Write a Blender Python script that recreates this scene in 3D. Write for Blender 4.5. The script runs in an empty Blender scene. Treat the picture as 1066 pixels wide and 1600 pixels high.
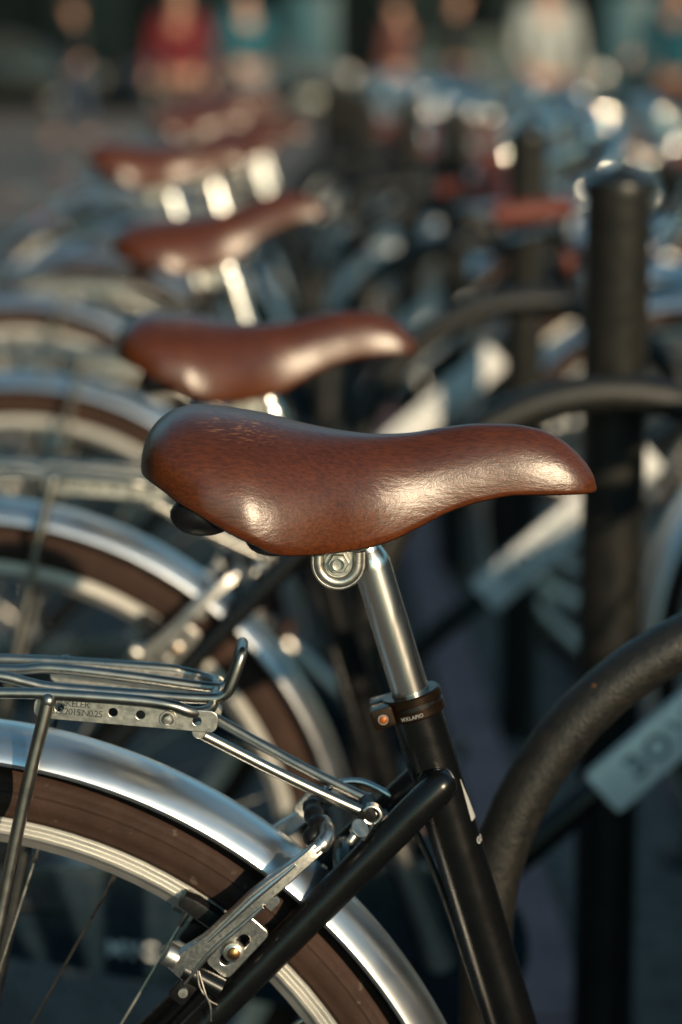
import bpy, bmesh, math, random
import numpy as np
from mathutils import Vector, Matrix, Quaternion
R = math.radians
random.seed(7)
scene = bpy.context.scene
COL = scene.collection

# ------------------------------------------------------------------ camera
cam_data = bpy.data.cameras.new('camera')
cam = bpy.data.objects.new('camera', cam_data)
COL.objects.link(cam)
cam.location = (0.0, 0.0, 1.1368)
cam.rotation_euler = (R(90 - 10.8), 0, 0)
cam_data.lens = 85.0
cam_data.sensor_width = 36.0
cam_data.sensor_fit = 'AUTO'
cam_data.clip_start = 0.05
cam_data.clip_end = 2000
cam_data.dof.use_dof = True
cam_data.dof.focus_distance = 1.455
cam_data.dof.aperture_fstop = 3.7
scene.camera = cam

# ------------------------------------------------------------------ sky, sun, exposure
SUN_AZ, SUN_EL = R(152), R(15)
world = bpy.data.worlds.new('World')
scene.world = world
world.use_nodes = True
wn = world.node_tree.nodes
wl = world.node_tree.links
wn.clear()
sky = wn.new('ShaderNodeTexSky')
sky.sky_type = 'NISHITA'
sky.sun_disc = False
sky.sun_elevation = SUN_EL
sky.sun_rotation = SUN_AZ
sky.air_density = 1.0
sky.dust_density = 0.3
sky.ozone_density = 2.2
bg = wn.new('ShaderNodeBackground')
bg.inputs['Strength'].default_value = 0.14
wo = wn.new('ShaderNodeOutputWorld')
tint = wn.new('ShaderNodeMix')            # even colour grade of the whole sky towards teal
tint.data_type = 'RGBA'
tint.blend_type = 'MULTIPLY'
tint.inputs['Factor'].default_value = 1.0
tint.inputs['B'].default_value = (0.77, 1.02, 0.84, 1)
wl.new(sky.outputs[0], tint.inputs['A'])
wl.new(tint.outputs['Result'], bg.inputs['Color'])
wl.new(bg.outputs[0], wo.inputs['Surface'])

sun_data = bpy.data.lights.new('sun', 'SUN')
sun_data.energy = 4.0
sun_data.angle = R(0.55)
sun_data.color = (1.0, 0.79, 0.53)
sun = bpy.data.objects.new('sun', sun_data)
COL.objects.link(sun)
to_sun = Vector((math.sin(SUN_AZ) * math.cos(SUN_EL), math.cos(SUN_AZ) * math.cos(SUN_EL), math.sin(SUN_EL)))
sun.rotation_euler = to_sun.to_track_quat('Z', 'Y').to_euler()
sun.location = to_sun * 30

scene.view_settings.view_transform = 'Standard'
scene.view_settings.look = 'None'
scene.view_settings.exposure = 0.26
scene.view_settings.gamma = 1.0
scene.cycles.use_denoising = True
scene.cycles.max_bounces = 8
scene.cycles.sample_clamp_indirect = 6.0
scene.cycles.caustics_reflective = False
scene.cycles.caustics_refractive = False


# ------------------------------------------------------------------ materials
def nd(nt, kind, **kw):
    n = nt.nodes.new(kind)
    for k, v in kw.items():
        if k in n.inputs:
            n.inputs[k].default_value = v
        else:
            setattr(n, k, v)
    return n


def mat(name, base, rough=0.5, metal=0.0, vary=0.25, scale=12.0, tint=None, rough_vary=0.1,
        bump=0.0, bump_scale=200.0, coat=0.0, coat_rough=0.1, spots=None, spot_scale=60.0, spot_level=0.66,
        stretch=None, spec=0.5, transmission=0.0):
    m = bpy.data.materials.new(name)
    m.use_nodes = True
    nt = m.node_tree
    L = nt.links
    b = nt.nodes['Principled BSDF']
    b.inputs['Metallic'].default_value = metal
    b.inputs['Coat Weight'].default_value = coat
    b.inputs['Coat Roughness'].default_value = coat_rough
    b.inputs['Specular IOR Level'].default_value = spec
    b.inputs['Transmission Weight'].default_value = transmission
    tc = nd(nt, 'ShaderNodeTexCoord')
    mp = nd(nt, 'ShaderNodeMapping')
    L.new(tc.outputs['Object'], mp.inputs['Vector'])
    if stretch:
        mp.inputs['Scale'].default_value = stretch
    n1 = nd(nt, 'ShaderNodeTexNoise', Scale=scale, Detail=6.0, Roughness=0.6)
    L.new(mp.outputs[0], n1.inputs['Vector'])
    c2 = tint if tint else tuple(c * (1 - vary) for c in base)
    mix = nd(nt, 'ShaderNodeMix', data_type='RGBA')
    rmp = nd(nt, 'ShaderNodeMapRange')
    rmp.inputs['From Min'].default_value = 0.35
    rmp.inputs['From Max'].default_value = 0.65
    L.new(n1.outputs[0], rmp.inputs['Value'])
    L.new(rmp.outputs[0], mix.inputs['Factor'])
    mix.inputs['A'].default_value = (*base, 1)
    mix.inputs['B'].default_value = (*c2, 1)
    col = mix.outputs['Result']
    if spots:
        n3 = nd(nt, 'ShaderNodeTexNoise', Scale=spot_scale, Detail=4.0, Roughness=0.65)
        L.new(tc.outputs['Object'], n3.inputs['Vector'])
        r3 = nd(nt, 'ShaderNodeMapRange')
        r3.inputs['From Min'].default_value = spot_level
        r3.inputs['From Max'].default_value = spot_level + 0.06
        L.new(n3.outputs[0], r3.inputs['Value'])
        mx = nd(nt, 'ShaderNodeMix', data_type='RGBA')
        L.new(r3.outputs[0], mx.inputs['Factor'])
        L.new(col, mx.inputs['A'])
        mx.inputs['B'].default_value = (*spots, 1)
        col = mx.outputs['Result']
    L.new(col, b.inputs['Base Color'])
    n2 = nd(nt, 'ShaderNodeTexNoise', Scale=scale * 2.7, Detail=5.0)
    L.new(mp.outputs[0], n2.inputs['Vector'])
    r2 = nd(nt, 'ShaderNodeMapRange')
    r2.inputs['From Min'].default_value = 0.3
    r2.inputs['From Max'].default_value = 0.7
    r2.inputs['To Min'].default_value = max(0.02, rough - rough_vary)
    r2.inputs['To Max'].default_value = min(1.0, rough + rough_vary)
    L.new(n2.outputs[0], r2.inputs['Value'])
    L.new(r2.outputs[0], b.inputs['Roughness'])
    if bump:
        nb = nd(nt, 'ShaderNodeTexNoise', Scale=bump_scale, Detail=4.0, Roughness=0.6)
        L.new(mp.outputs[0], nb.inputs['Vector'])
        bp = nd(nt, 'ShaderNodeBump', Strength=bump, Distance=0.002)
        L.new(nb.outputs[0], bp.inputs['Height'])
        L.new(bp.outputs[0], b.inputs['Normal'])
    return m


M = {}
M['frame'] = mat('black_frame_paint', (0.004, 0.0045, 0.005), 0.27, 0, 0.2, 30, rough_vary=0.04, bump=0.02, bump_scale=400, spec=0.42)
M['plastic'] = mat('black_plastic', (0.007, 0.007, 0.008), 0.42, 0, 0.3, 60, bump=0.1, bump_scale=700, spec=0.32)
M['steel'] = mat('polished_seatpost_steel', (0.80, 0.79, 0.76), 0.25, 1.0, 0.08, 40, rough_vary=0.04, stretch=(1, 1, 0.12), spots=(0.60, 0.58, 0.55), spot_scale=420, spot_level=0.74)
M['chrome'] = mat('chrome', (0.66, 0.66, 0.65), 0.14, 1.0, 0.12, 30, rough_vary=0.05)
M['zinc'] = mat('galvanised_steel', (0.58, 0.57, 0.53), 0.40, 1.0, 0.14, 90, rough_vary=0.08, bump=0.04, bump_scale=500)
M['rack'] = mat('grey_rack_steel', (0.34, 0.335, 0.31), 0.33, 1.0, 0.15, 30, rough_vary=0.06, bump=0.015, bump_scale=300, spots=(0.16, 0.12, 0.09), spot_scale=120, spot_level=0.74)
M['alloy'] = mat('cast_brake_alloy', (0.62, 0.60, 0.57), 0.32, 1.0, 0.07, 200, rough_vary=0.05, bump=0.035, bump_scale=600)
M['fender'] = mat('brushed_fender_alloy', (0.88, 0.89, 0.90), 0.33, 1.0, 0.04, 14, rough_vary=0.03, spots=(0.76, 0.76, 0.76), spot_scale=190, spot_level=0.75)
M['rim'] = mat('rim_alloy', (0.80, 0.78, 0.74), 0.50, 1.0, 0.08, 14, rough_vary=0.05)
M['tyre'] = mat('brown_tyre_rubber', (0.050, 0.027, 0.020), 0.72, 0, 0.35, 30, bump=0.30, bump_scale=140, spots=(0.085, 0.064, 0.050), spot_scale=95, spot_level=0.64, spec=0.25)
M['spoke'] = mat('spoke_steel', (0.42, 0.40, 0.37), 0.35, 1.0, 0.3, 60)
M['collar'] = mat('bronze_anodised_collar', (0.034, 0.020, 0.012), 0.30, 0.75, 0.2, 60, rough_vary=0.05)
M['orange'] = mat('rusty_orange_bolt', (0.42, 0.11, 0.012), 0.5, 0.2, 0.5, 400)
M['brass'] = mat('brass_bolt', (0.40, 0.23, 0.10), 0.4, 1.0, 0.3, 300)
M['white_print'] = mat('white_print', (0.50, 0.50, 0.48), 0.5, 0, 0.1, 30)
M['dark_print'] = mat('dark_print', (0.03, 0.04, 0.045), 0.5, 0, 0.1, 30)
M['grey_print'] = mat('grey_print', (0.16, 0.22, 0.23), 0.5, 0, 0.1, 30)
M['sign'] = mat('white_sign_plastic', (0.86, 0.87, 0.86), 0.32, 0, 0.08, 25, coat=0.3)
M['grip'] = mat('brown_grip', (0.17, 0.038, 0.024), 0.5, 0, 0.3, 60, bump=0.15, bump_scale=300)
M['guard'] = mat('dark_blue_chain_guard', (0.010, 0.022, 0.034), 0.3, 0, 0.2, 20, coat=0.4)
M['glass'] = mat('lamp_glass', (0.75, 0.78, 0.78), 0.1, 0, 0.05, 20, coat=0.6)
M['stand'] = mat('worn_black_stand_paint', (0.007, 0.0078, 0.008), 0.44, 0, 0.4, 120, tint=(0.017, 0.0155, 0.0125), rough_vary=0.14, bump=0.4, bump_scale=420, spots=(0.14, 0.065, 0.022), spot_scale=48, spot_level=0.72, spec=0.5)
M['post'] = mat('black_post_paint', (0.009, 0.010, 0.010), 0.36, 0, 0.4, 24, tint=(0.018, 0.017, 0.014), rough_vary=0.08, bump=0.10, bump_scale=140, spec=0.45)
M['cable'] = mat('black_cable', (0.01, 0.01, 0.011), 0.45, 0, 0.2, 60)
M['red_lens'] = mat('red_reflector', (0.35, 0.012, 0.01), 0.2, 0, 0.2, 80, coat=0.6)


def leather():
    m = bpy.data.materials.new('brown_saddle_leather')
    m.use_nodes = True
    nt = m.node_tree
    L = nt.links
    b = nt.nodes['Principled BSDF']
    tc = nd(nt, 'ShaderNodeTexCoord')
    mp = nd(nt, 'ShaderNodeMapping')
    mp.inputs['Scale'].default_value = (0.6, 1.0, 1.3)
    mp.inputs['Rotation'].default_value = (0, R(28), 0)
    L.new(tc.outputs['Object'], mp.inputs['Vector'])
    big = nd(nt, 'ShaderNodeTexNoise', Scale=18.0, Detail=5.0, Roughness=0.6)
    L.new(mp.outputs[0], big.inputs['Vector'])
    streak_map = nd(nt, 'ShaderNodeMapping')
    streak_map.inputs['Scale'].default_value = (0.22, 1.0, 1.0)
    streak_map.inputs['Rotation'].default_value = (0, R(30), 0)
    L.new(tc.outputs['Object'], streak_map.inputs['Vector'])
    fine = nd(nt, 'ShaderNodeTexNoise', Scale=620.0, Detail=5.0, Roughness=0.65)
    L.new(streak_map.outputs[0], fine.inputs['Vector'])
    ramp = nd(nt, 'ShaderNodeValToRGB')
    ramp.color_ramp.elements[0].position = 0.32
    ramp.color_ramp.elements[0].color = (0.064, 0.0155, 0.0046, 1)
    ramp.color_ramp.elements[1].position = 0.68
    ramp.color_ramp.elements[1].color = (0.108, 0.0280, 0.0072, 1)
    L.new(big.outputs[0], ramp.inputs[0])
    mix = nd(nt, 'ShaderNodeMix', data_type='RGBA', blend_type='MULTIPLY')
    fr = nd(nt, 'ShaderNodeMapRange')
    fr.inputs['From Min'].default_value = 0.38
    fr.inputs['From Max'].default_value = 0.60
    fr.inputs['To Min'].default_value = 0.55
    fr.inputs['To Max'].default_value = 1.12
    L.new(fine.outputs[0], fr.inputs['Value'])
    L.new(ramp.outputs[0], mix.inputs['A'])
    L.new(fr.outputs[0], mix.inputs['B'])
    mix.inputs['Factor'].default_value = 0.8
    col = mix.outputs['Result']
    # worn scratches: thin stretched noise inside a small patch on top of the rear lobe
    sm = nd(nt, 'ShaderNodeMapping')
    sm.inputs['Scale'].default_value = (38, 330, 760)
    sm.inputs['Rotation'].default_value = (0, R(12), 0)
    sm.inputs['Location'].default_value = (3.0, 0.3, 1.7)
    L.new(tc.outputs['Object'], sm.inputs['Vector'])
    sn = nd(nt, 'ShaderNodeTexNoise', Scale=1.6, Detail=3.0, Roughness=0.55)
    L.new(sm.outputs[0], sn.inputs['Vector'])
    sr = nd(nt, 'ShaderNodeMapRange')
    sr.inputs['From Min'].default_value = 0.575
    sr.inputs['From Max'].default_value = 0.63
    L.new(sn.outputs[0], sr.inputs['Value'])
    sep = nd(nt, 'ShaderNodeSeparateXYZ')
    L.new(tc.outputs['Object'], sep.inputs[0])
    dist = nd(nt, 'ShaderNodeVectorMath', operation='DISTANCE')
    L.new(tc.outputs['Object'], dist.inputs[0])
    dist.inputs[1].default_value = (-0.060, -0.024, 0.082)
    dr = nd(nt, 'ShaderNodeMapRange')
    dr.inputs['From Min'].default_value = 0.014
    dr.inputs['From Max'].default_value = 0.030
    dr.inputs['To Min'].default_value = 1.0
    dr.inputs['To Max'].default_value = 0.0
    L.new(dist.outputs['Value'], dr.inputs['Value'])
    mul = nd(nt, 'ShaderNodeMath', operation='MULTIPLY')
    L.new(sr.outputs[0], mul.inputs[0])
    L.new(dr.outputs[0], mul.inputs[1])
    mx = nd(nt, 'ShaderNodeMix', data_type='RGBA')
    L.new(mul.outputs[0], mx.inputs['Factor'])
    L.new(col, mx.inputs['A'])
    mx.inputs['B'].default_value = (0.30, 0.125, 0.045, 1)
    L.new(mx.outputs['Result'], b.inputs['Base Color'])
    # grain
    v = nd(nt, 'ShaderNodeTexVoronoi', Scale=560.0, feature='DISTANCE_TO_EDGE')
    wob = nd(nt, 'ShaderNodeTexNoise', Scale=90.0, Detail=3.0)
    L.new(mp.outputs[0], wob.inputs['Vector'])
    va = nd(nt, 'ShaderNodeVectorMath', operation='MULTIPLY_ADD')
    L.new(wob.outputs[1], va.inputs[0])
    va.inputs[1].default_value = (0.012, 0.012, 0.012)
    L.new(mp.outputs[0], va.inputs[2])
    L.new(va.outputs[0], v.inputs['Vector'])
    vr = nd(nt, 'ShaderNodeMapRange')
    vr.inputs['From Max'].default_value = 0.16
    L.new(v.outputs[0], vr.inputs['Value'])
    b1 = nd(nt, 'ShaderNodeBump', Strength=0.07, Distance=0.0004)
    L.new(vr.outputs[0], b1.inputs['Height'])
    b2 = nd(nt, 'ShaderNodeBump', Strength=0.19, Distance=0.0008)
    L.new(fine.outputs[0], b2.inputs['Height'])
    L.new(b1.outputs[0], b2.inputs['Normal'])
    b3 = nd(nt, 'ShaderNodeBump', Strength=0.10, Distance=0.004)
    n4 = nd(nt, 'ShaderNodeTexNoise', Scale=70.0, Detail=3.0)
    L.new(mp.outputs[0], n4.inputs['Vector'])
    L.new(n4.outputs[0], b3.inputs['Height'])
    L.new(b2.outputs[0], b3.inputs['Normal'])
    L.new(b3.outputs[0], b.inputs['Normal'])
    rr = nd(nt, 'ShaderNodeMapRange')
    rr.inputs['From Min'].default_value = 0.3
    rr.inputs['From Max'].default_value = 0.7
    rr.inputs['To Min'].default_value = 0.26
    rr.inputs['To Max'].default_value = 0.34
    L.new(big.outputs[0], rr.inputs['Value'])
    L.new(rr.outputs[0], b.inputs['Roughness'])
    b.inputs['Specular IOR Level'].default_value = 0.62
    b.inputs['Coat Weight'].default_value = 0.0
    b.inputs['Coat Roughness'].default_value = 0.34
    return m


M['leather'] = leather()


# ------------------------------------------------------------------ mesh helpers
ORG = {}


class MB:
    def __init__(self):
        self.v = []
        self.f = []

    def add(self, vs, fs):
        o = len(self.v)
        self.v += [tuple(p) for p in vs]
        self.f += [tuple(i + o for i in q) for q in fs]
        return self

    def tube(self, pts, r, n=10, caps=True, closed=False, flat=None):
        P = [Vector(p) for p in pts]
        k = len(P)
        rs = r if isinstance(r, (list, tuple)) else [r] * k
        T = []
        for i in range(k):
            if closed:
                t = P[(i + 1) % k] - P[i - 1]
            else:
                t = P[min(i + 1, k - 1)] - P[max(i - 1, 0)]
            T.append(t.normalized())
        up = Vector((0, 1, 0)) if abs(T[0].y) < 0.9 else Vector((0, 0, 1))
        N = (up - T[0] * up.dot(T[0])).normalized()
        vs, fs = [], []
        for i in range(k):
            if i:
                q = T[i - 1].rotation_difference(T[i])
                N = q @ N
                N = (N - T[i] * N.dot(T[i])).normalized()
            B = T[i].cross(N)
            for j in range(n):
                a = 2 * math.pi * j / n
                vs.append(P[i] + (N * math.cos(a) + B * math.sin(a) * (flat or 1)) * rs[i])
        for i in range(k if closed else k - 1):
            i2 = (i + 1) % k
            for j in range(n):
                j2 = (j + 1) % n
                fs.append((i * n + j, i2 * n + j, i2 * n + j2, i * n + j2))
        if caps and not closed:
            fs.append(tuple(range(n)))
            fs.append(tuple((k - 1) * n + j for j in range(n - 1, -1, -1)))
        return self.add(vs, fs)

    def rtube(self, a, b, r, n=12, r2=None):
        """straight bar with softly rounded ends"""
        a, b = Vector(a), Vector(b)
        d = (b - a).normalized()
        r2 = r if r2 is None else r2
        c, c2 = r * 0.35, r2 * 0.35
        return self.tube([a, a + d * c * 0.3, a + d * c, b - d * c2, b - d * c2 * 0.3, b],
                         [r * 0.65, r * 0.9, r, r2, r2 * 0.9, r2 * 0.65], n)

    def lathe(self, prof, c=(0, 0, 0), axis=(0, 1, 0), n=48, a0=0.0, a1=None, closed_prof=False, ref=None):
        """profile of (radius, height along axis); angle from ref towards axis x ref"""
        c = Vector(c)
        A = Vector(axis).normalized()
        if ref is None:
            ref = Vector((1, 0, 0)) if abs(A.x) < 0.9 else Vector((0, 0, 1))
        X = (Vector(ref) - A * Vector(ref).dot(A)).normalized()
        Y = Vector((0, 0, 1)) if abs(A.y) > 0.999 and abs(X.x) > 0.999 else A.cross(X)
        full = a1 is None
        m = len(prof)
        steps = n if full else n + 1
        vs, fs = [], []
        for i in range(steps):
            a = a0 + (2 * math.pi if full else a1 - a0) * i / n
            d = X * math.cos(a) + Y * math.sin(a)
            for (r, h) in prof:
                vs.append(c + d * r + A * h)
        for i in range(n):
            i2 = (i + 1) % steps
            for j in range(m if closed_prof else m - 1):
                j2 = (j + 1) % m
                fs.append((i * m + j, i2 * m + j, i2 * m + j2, i * m + j2))
        return self.add(vs, fs)

    def disc(self, c, axis, r, h, n=20, bev=0.12):
        e = min(r, h) * bev
        self.lathe([(0.0001, -h / 2), (r - e, -h / 2), (r, -h / 2 + e), (r, h / 2 - e), (r - e, h / 2), (0.0001, h / 2)], c, axis, n)
        return self

    def box(self, c, s, rot=None):
        c = Vector(c)
        vs = []
        for x in (-.5, .5):
            for y in (-.5, .5):
                for z in (-.5, .5):
                    p = Vector((x * s[0], y * s[1], z * s[2]))
                    if rot is not None:
                        p = rot @ p
                    vs.append(c + p)
        return self.add(vs, [(0, 1, 3, 2), (4, 6, 7, 5), (0, 4, 5, 1), (2, 3, 7, 6), (0, 2, 6, 4), (1, 5, 7, 3)])

    def prism(self, poly, y0, y1):
        """polygon in the x-z plane, extruded along y"""
        k = len(poly)
        vs = [(p[0], y0, p[1]) for p in poly] + [(p[0], y1, p[1]) for p in poly]
        fs = [tuple(range(k)), tuple(range(2 * k - 1, k - 1, -1))]
        fs += [(i, i + k, (i + 1) % k + k, (i + 1) % k) for i in range(k)]
        return self.add(vs, fs)

    def ball(self, c, r, n=14, m=9):
        c = Vector(c)
        r = r if isinstance(r, (tuple, list)) else (r, r, r)
        vs, fs = [], []
        for i in range(m + 1):
            t = math.pi * i / m
            for j in range(n):
                a = 2 * math.pi * j / n
                vs.append(c + Vector((r[0] * math.sin(t) * math.cos(a), r[1] * math.sin(t) * math.sin(a), r[2] * math.cos(t))))
        for i in range(m):
            for j in range(n):
                fs.append((i * n + j, (i + 1) * n + j, (i + 1) * n + (j + 1) % n, i * n + (j + 1) % n))
        return self.add(vs, fs)

    def build(self, name, material, parent=None, origin=(0, 0, 0), bevel=0.0, angle=38, xf=None):
        me = bpy.data.meshes.new(name)
        o = Vector(origin)
        vs = [Vector(p) for p in self.v]
        if xf:
            vs = [xf(p) for p in vs]
        bm = bmesh.new()
        bv = [bm.verts.new(p - o) for p in vs]
        for q in self.f:
            try:
                bm.faces.new([bv[i] for i in q])
            except ValueError:
                pass
        bmesh.ops.remove_doubles(bm, verts=bm.verts, dist=1e-6)
        bmesh.ops.recalc_face_normals(bm, faces=bm.faces)
        if bevel:
            es = [e for e in bm.edges if len(e.link_faces) == 2 and e.calc_face_angle(0) > R(40)]
            bmesh.ops.bevel(bm, geom=es, offset=bevel, segments=2, profile=0.6, affect='EDGES')
        bm.to_mesh(me)
        bm.free()
        return link(name, me, material, parent, origin, angle)


def link(name, me, material, parent=None, origin=(0, 0, 0), angle=38):
    me.polygons.foreach_set('use_smooth', [True] * len(me.polygons))
    if angle:
        me.set_sharp_from_angle(angle=R(angle))
    me.materials.clear()
    me.materials.append(M[material] if isinstance(material, str) else material)
    ob = bpy.data.objects.new(name, me)
    COL.objects.link(ob)
    po = Vector((0, 0, 0))
    if parent is not None:
        ob.parent = parent
        po = ORG.get(parent.name, Vector((0, 0, 0)))
    ob.location = Vector(origin) - po
    ORG[ob.name] = Vector(origin)
    return ob


def tag(o, label=None, cat=None, group=None, kind=None):
    if label:
        o['label'] = label
    if cat:
        o['category'] = cat
    if group:
        o['group'] = group
    if kind:
        o['kind'] = kind
    return o


def empty(name, loc=(0, 0, 0), rz=0.0):
    e = bpy.data.objects.new(name, None)
    e.empty_display_size = 0.1
    COL.objects.link(e)
    e.location = loc
    e.rotation_euler = (0, 0, rz)
    return e


def copy_tree(o, parent=None):
    c = o.copy()
    COL.objects.link(c)
    c.parent = parent
    for ch in [x for x in KIDS.get(o.name, [])]:
        copy_tree(ch, c)
    return c


def text_mesh(body, size, depth=0.0002, bold=False, spacing=1.0):
    cu = bpy.data.curves.new('print', 'FONT')
    cu.body = body
    cu.size = size
    cu.extrude = depth
    cu.align_x = 'CENTER'
    cu.align_y = 'CENTER'
    cu.space_character = spacing
    cu.resolution_u = 3
    if bold:
        cu.offset = size * 0.02
    ob = bpy.data.objects.new('print', cu)
    COL.objects.link(ob)
    dg = bpy.context.evaluated_depsgraph_get()
    me = bpy.data.meshes.new_from_object(ob.evaluated_get(dg))
    bpy.data.objects.remove(ob)
    bpy.data.curves.remove(cu)
    return me


def put_text(name, body, size, material, parent, fn, depth=0.0002, bold=False, spacing=1.0):
    """fn maps the flat text point (u, v, w) to the place it is printed on"""
    me = text_mesh(body, size, depth, bold, spacing)
    for v in me.vertices:
        v.co = fn(v.co.x, v.co.y, v.co.z)
    return link(name, me, material, parent, angle=30)


def plate_mesh(outline, holes, thick):
    """flat plate with real holes: outline and (x, z, r) holes in the x-z plane, centred on y = 0"""
    cu = bpy.data.curves.new('plate', 'CURVE')
    cu.dimensions = '2D'
    cu.fill_mode = 'BOTH'
    cu.extrude = thick / 2
    cu.bevel_depth = thick * 0.18
    cu.bevel_resolution = 1

    def ring(pts):
        s = cu.splines.new('POLY')
        s.points.add(len(pts) - 1)
        for p, q in zip(s.points, pts):
            p.co = (q[0], q[1], 0, 1)
        s.use_cyclic_u = True
    ring(outline)
    for (x, z, r) in holes:
        ring([(x + r * math.cos(2 * math.pi * i / 20), z + r * math.sin(2 * math.pi * i / 20)) for i in range(20)])
    ob = bpy.data.objects.new('plate', cu)
    COL.objects.link(ob)
    dg = bpy.context.evaluated_depsgraph_get()
    me = bpy.data.meshes.new_from_object(ob.evaluated_get(dg))
    bpy.data.objects.remove(ob)
    bpy.data.curves.remove(cu)
    for v in me.vertices:
        v.co = Vector((v.co.x, -v.co.z, v.co.y))
    return me


def rounded(w, h, r, cx=0, cz=0, ang=0.0, n=5):
    """rounded rectangle outline"""
    pts = []
    for (sx, sz, a0) in ((1, 1, 0), (-1, 1, 90), (-1, -1, 180), (1, -1, 270)):
        for i in range(n + 1):
            a = R(a0 + 90 * i / n)
            x = sx * (w / 2 - r) + r * math.cos(a)
            z = sz * (h / 2 - r) + r * math.sin(a)
            pts.append((cx + x * math.cos(ang) - z * math.sin(ang), cz + x * math.sin(ang) + z * math.cos(ang)))
    return pts


def smooth_path(pts, n=8):
    """Catmull-Rom through the points"""
    P = [Vector(p) for p in pts]
    P = [P[0] * 2 - P[1]] + P + [P[-1] * 2 - P[-2]]
    out = []
    for i in range(1, len(P) - 2):
        a, b, c, d = P[i - 1], P[i], P[i + 1], P[i + 2]
        for j in range(n):
            t = j / n
            out.append(0.5 * ((2 * b) + (c - a) * t + (2 * a - 5 * b + 4 * c - d) * t * t + (3 * b - a - 3 * c + d) * t ** 3))
    out.append(P[-2])
    return out


# ------------------------------------------------------------------ the setting
def ground_material():
    m = bpy.data.materials.new('street_paving')
    m.use_nodes = True
    nt = m.node_tree
    L = nt.links
    b = nt.nodes['Principled BSDF']
    tc = nd(nt, 'ShaderNodeTexCoord')
    br = nd(nt, 'ShaderNodeTexBrick', Scale=5.0)
    br.inputs['Color1'].default_value = (0.19, 0.155, 0.13, 1)
    br.inputs['Color2'].default_value = (0.145, 0.122, 0.108, 1)
    br.inputs['Mortar'].default_value = (0.07, 0.064, 0.06, 1)
    br.inputs['Mortar Size'].default_value = 0.018
    L.new(tc.outputs['Object'], br.inputs['Vector'])
    n = nd(nt, 'ShaderNodeTexNoise', Scale=1.7, Detail=8.0, Roughness=0.65)
    L.new(tc.outputs['Object'], n.inputs['Vector'])
    mr = nd(nt, 'ShaderNodeMapRange')
    mr.inputs['From Min'].default_value = 0.3
    mr.inputs['From Max'].default_value = 0.7
    mr.inputs['To Min'].default_value = 0.6
    mr.inputs['To Max'].default_value = 1.25
    L.new(n.outputs[0], mr.inputs['Value'])
    mx = nd(nt, 'ShaderNodeMix', data_type='RGBA', blend_type='MULTIPLY')
    mx.inputs['Factor'].default_value = 1.0
    L.new(br.outputs[0], mx.inputs['A'])
    L.new(mr.outputs[0], mx.inputs['B'])
    L.new(mx.outputs['Result'], b.inputs['Base Color'])
    bp = nd(nt, 'ShaderNodeBump', Strength=0.5, Distance=0.004)
    L.new(br.outputs['Fac'], bp.inputs['Height'])
    bp.invert = True
    L.new(bp.outputs[0], b.inputs['Normal'])
    b.inputs['Roughness'].default_value = 0.8
    return m


g = MB()
g.add([(-400, -400, 0), (400, -400, 0), (400, 400, 0), (-400, 400, 0)], [(0, 1, 2, 3)])
M['ground'] = ground_material()
tag(g.build('ground', 'ground', angle=0), kind='structure')

# low red-brown edging strip along the row of posts, laid from single blocks
M['edging'] = mat('red_brown_edging_brick', (0.40, 0.23, 0.23), 0.75, 0, 0.35, 14, bump=0.4, bump_scale=120, tint=(0.30, 0.18, 0.19))
EDX = lambda y: 0.245 - 0.027 * (y - 2.916)
strip = MB()
bed_w = 0.05
strip.add([(EDX(0) - bed_w, 0, .004), (EDX(0) + bed_w, 0, .004), (EDX(14) + bed_w, 14, .004), (EDX(14) - bed_w, 14, .004)], [(0, 1, 2, 3)])
strip_o = tag(strip.build('edging_strip', mat('edging_mortar', (0.05, 0.045, 0.042), 0.9, 0, 0.3, 40), angle=0), kind='structure')
blk = MB().box((0, 0, 0), (0.084, 0.205, 0.03))
b0 = blk.build('brick', 'edging', strip_o, bevel=0.004)
for i in range(64):
    o = b0 if i == 0 else b0.copy()
    if i:
        COL.objects.link(o)
    y = 0.2 + i * 0.213
    o.location = (EDX(y), y, 0.016 + random.uniform(-.002, .002))
    o.rotation_euler = (random.uniform(-.01, .01), random.uniform(-.012, .012), R(1.55) + random.uniform(-.012, .012))

# ------------------------------------------------------------------ the bicycle
# local axes: x forward from the rear hub, y to the left (camera side is -y), z up from the ground
HZ = 0.352
BB = Vector((0.446, 0, 0.290))
TA = Vector((-0.2873, 0, 0.9578))          # seat tube axis
TF = Vector((0.9578, 0, 0.2873))           # forward of it
TC = Vector((0.3125, 0, 0.735))            # collar centre


def ton(f, y, a):
    return TC + TF * f + Vector((0, y, 0)) + TA * a


FHUB = Vector((1.16, 0, HZ))
SA = Vector((-0.3714, 0, 0.9285))          # steering axis


def steer(z):
    return Vector((1.11 - 0.40 * (z - 0.352), 0, z))


SX = [.1446, .1451, .1464, .1484, .1568, .1663, .1775, .1942, .2189, .2463, .2742, .2907, .3073, .3294, .3516, .3709, .3846, .3985, .4127, .4226, .4242]
SZ = [.8889, .8940, .9005, .9060, .9155, .9207, .9227, .9211, .9175, .9108, .9064, .9052, .9060, .9096, .9120, .9116, .9096, .9044, .8933, .8793, .8729]
BX = [.1446, .1464, .1523, .1623, .1704, .1814, .1974, .2157, .2287, .2418, .2605, .2795, .2957, .3121, .3342, .3508, .3754, .4003, .4218, .4242]
BZ = [.8885, .8878, .8862, .8817, .8763, .8709, .8621, .8526, .8462, .8442, .8433, .8438, .8467, .8534, .8635, .8685, .8722, .8720, .8717, .8722]
WX = [.1446, .1450, .1460, .1480, .1546, .1646, .1746, .1896, .2096, .2246, .2396, .2596, .2746, .2946, .3146, .3346, .3596, .3846, .4046, .4146, .4210, .4242]
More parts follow.
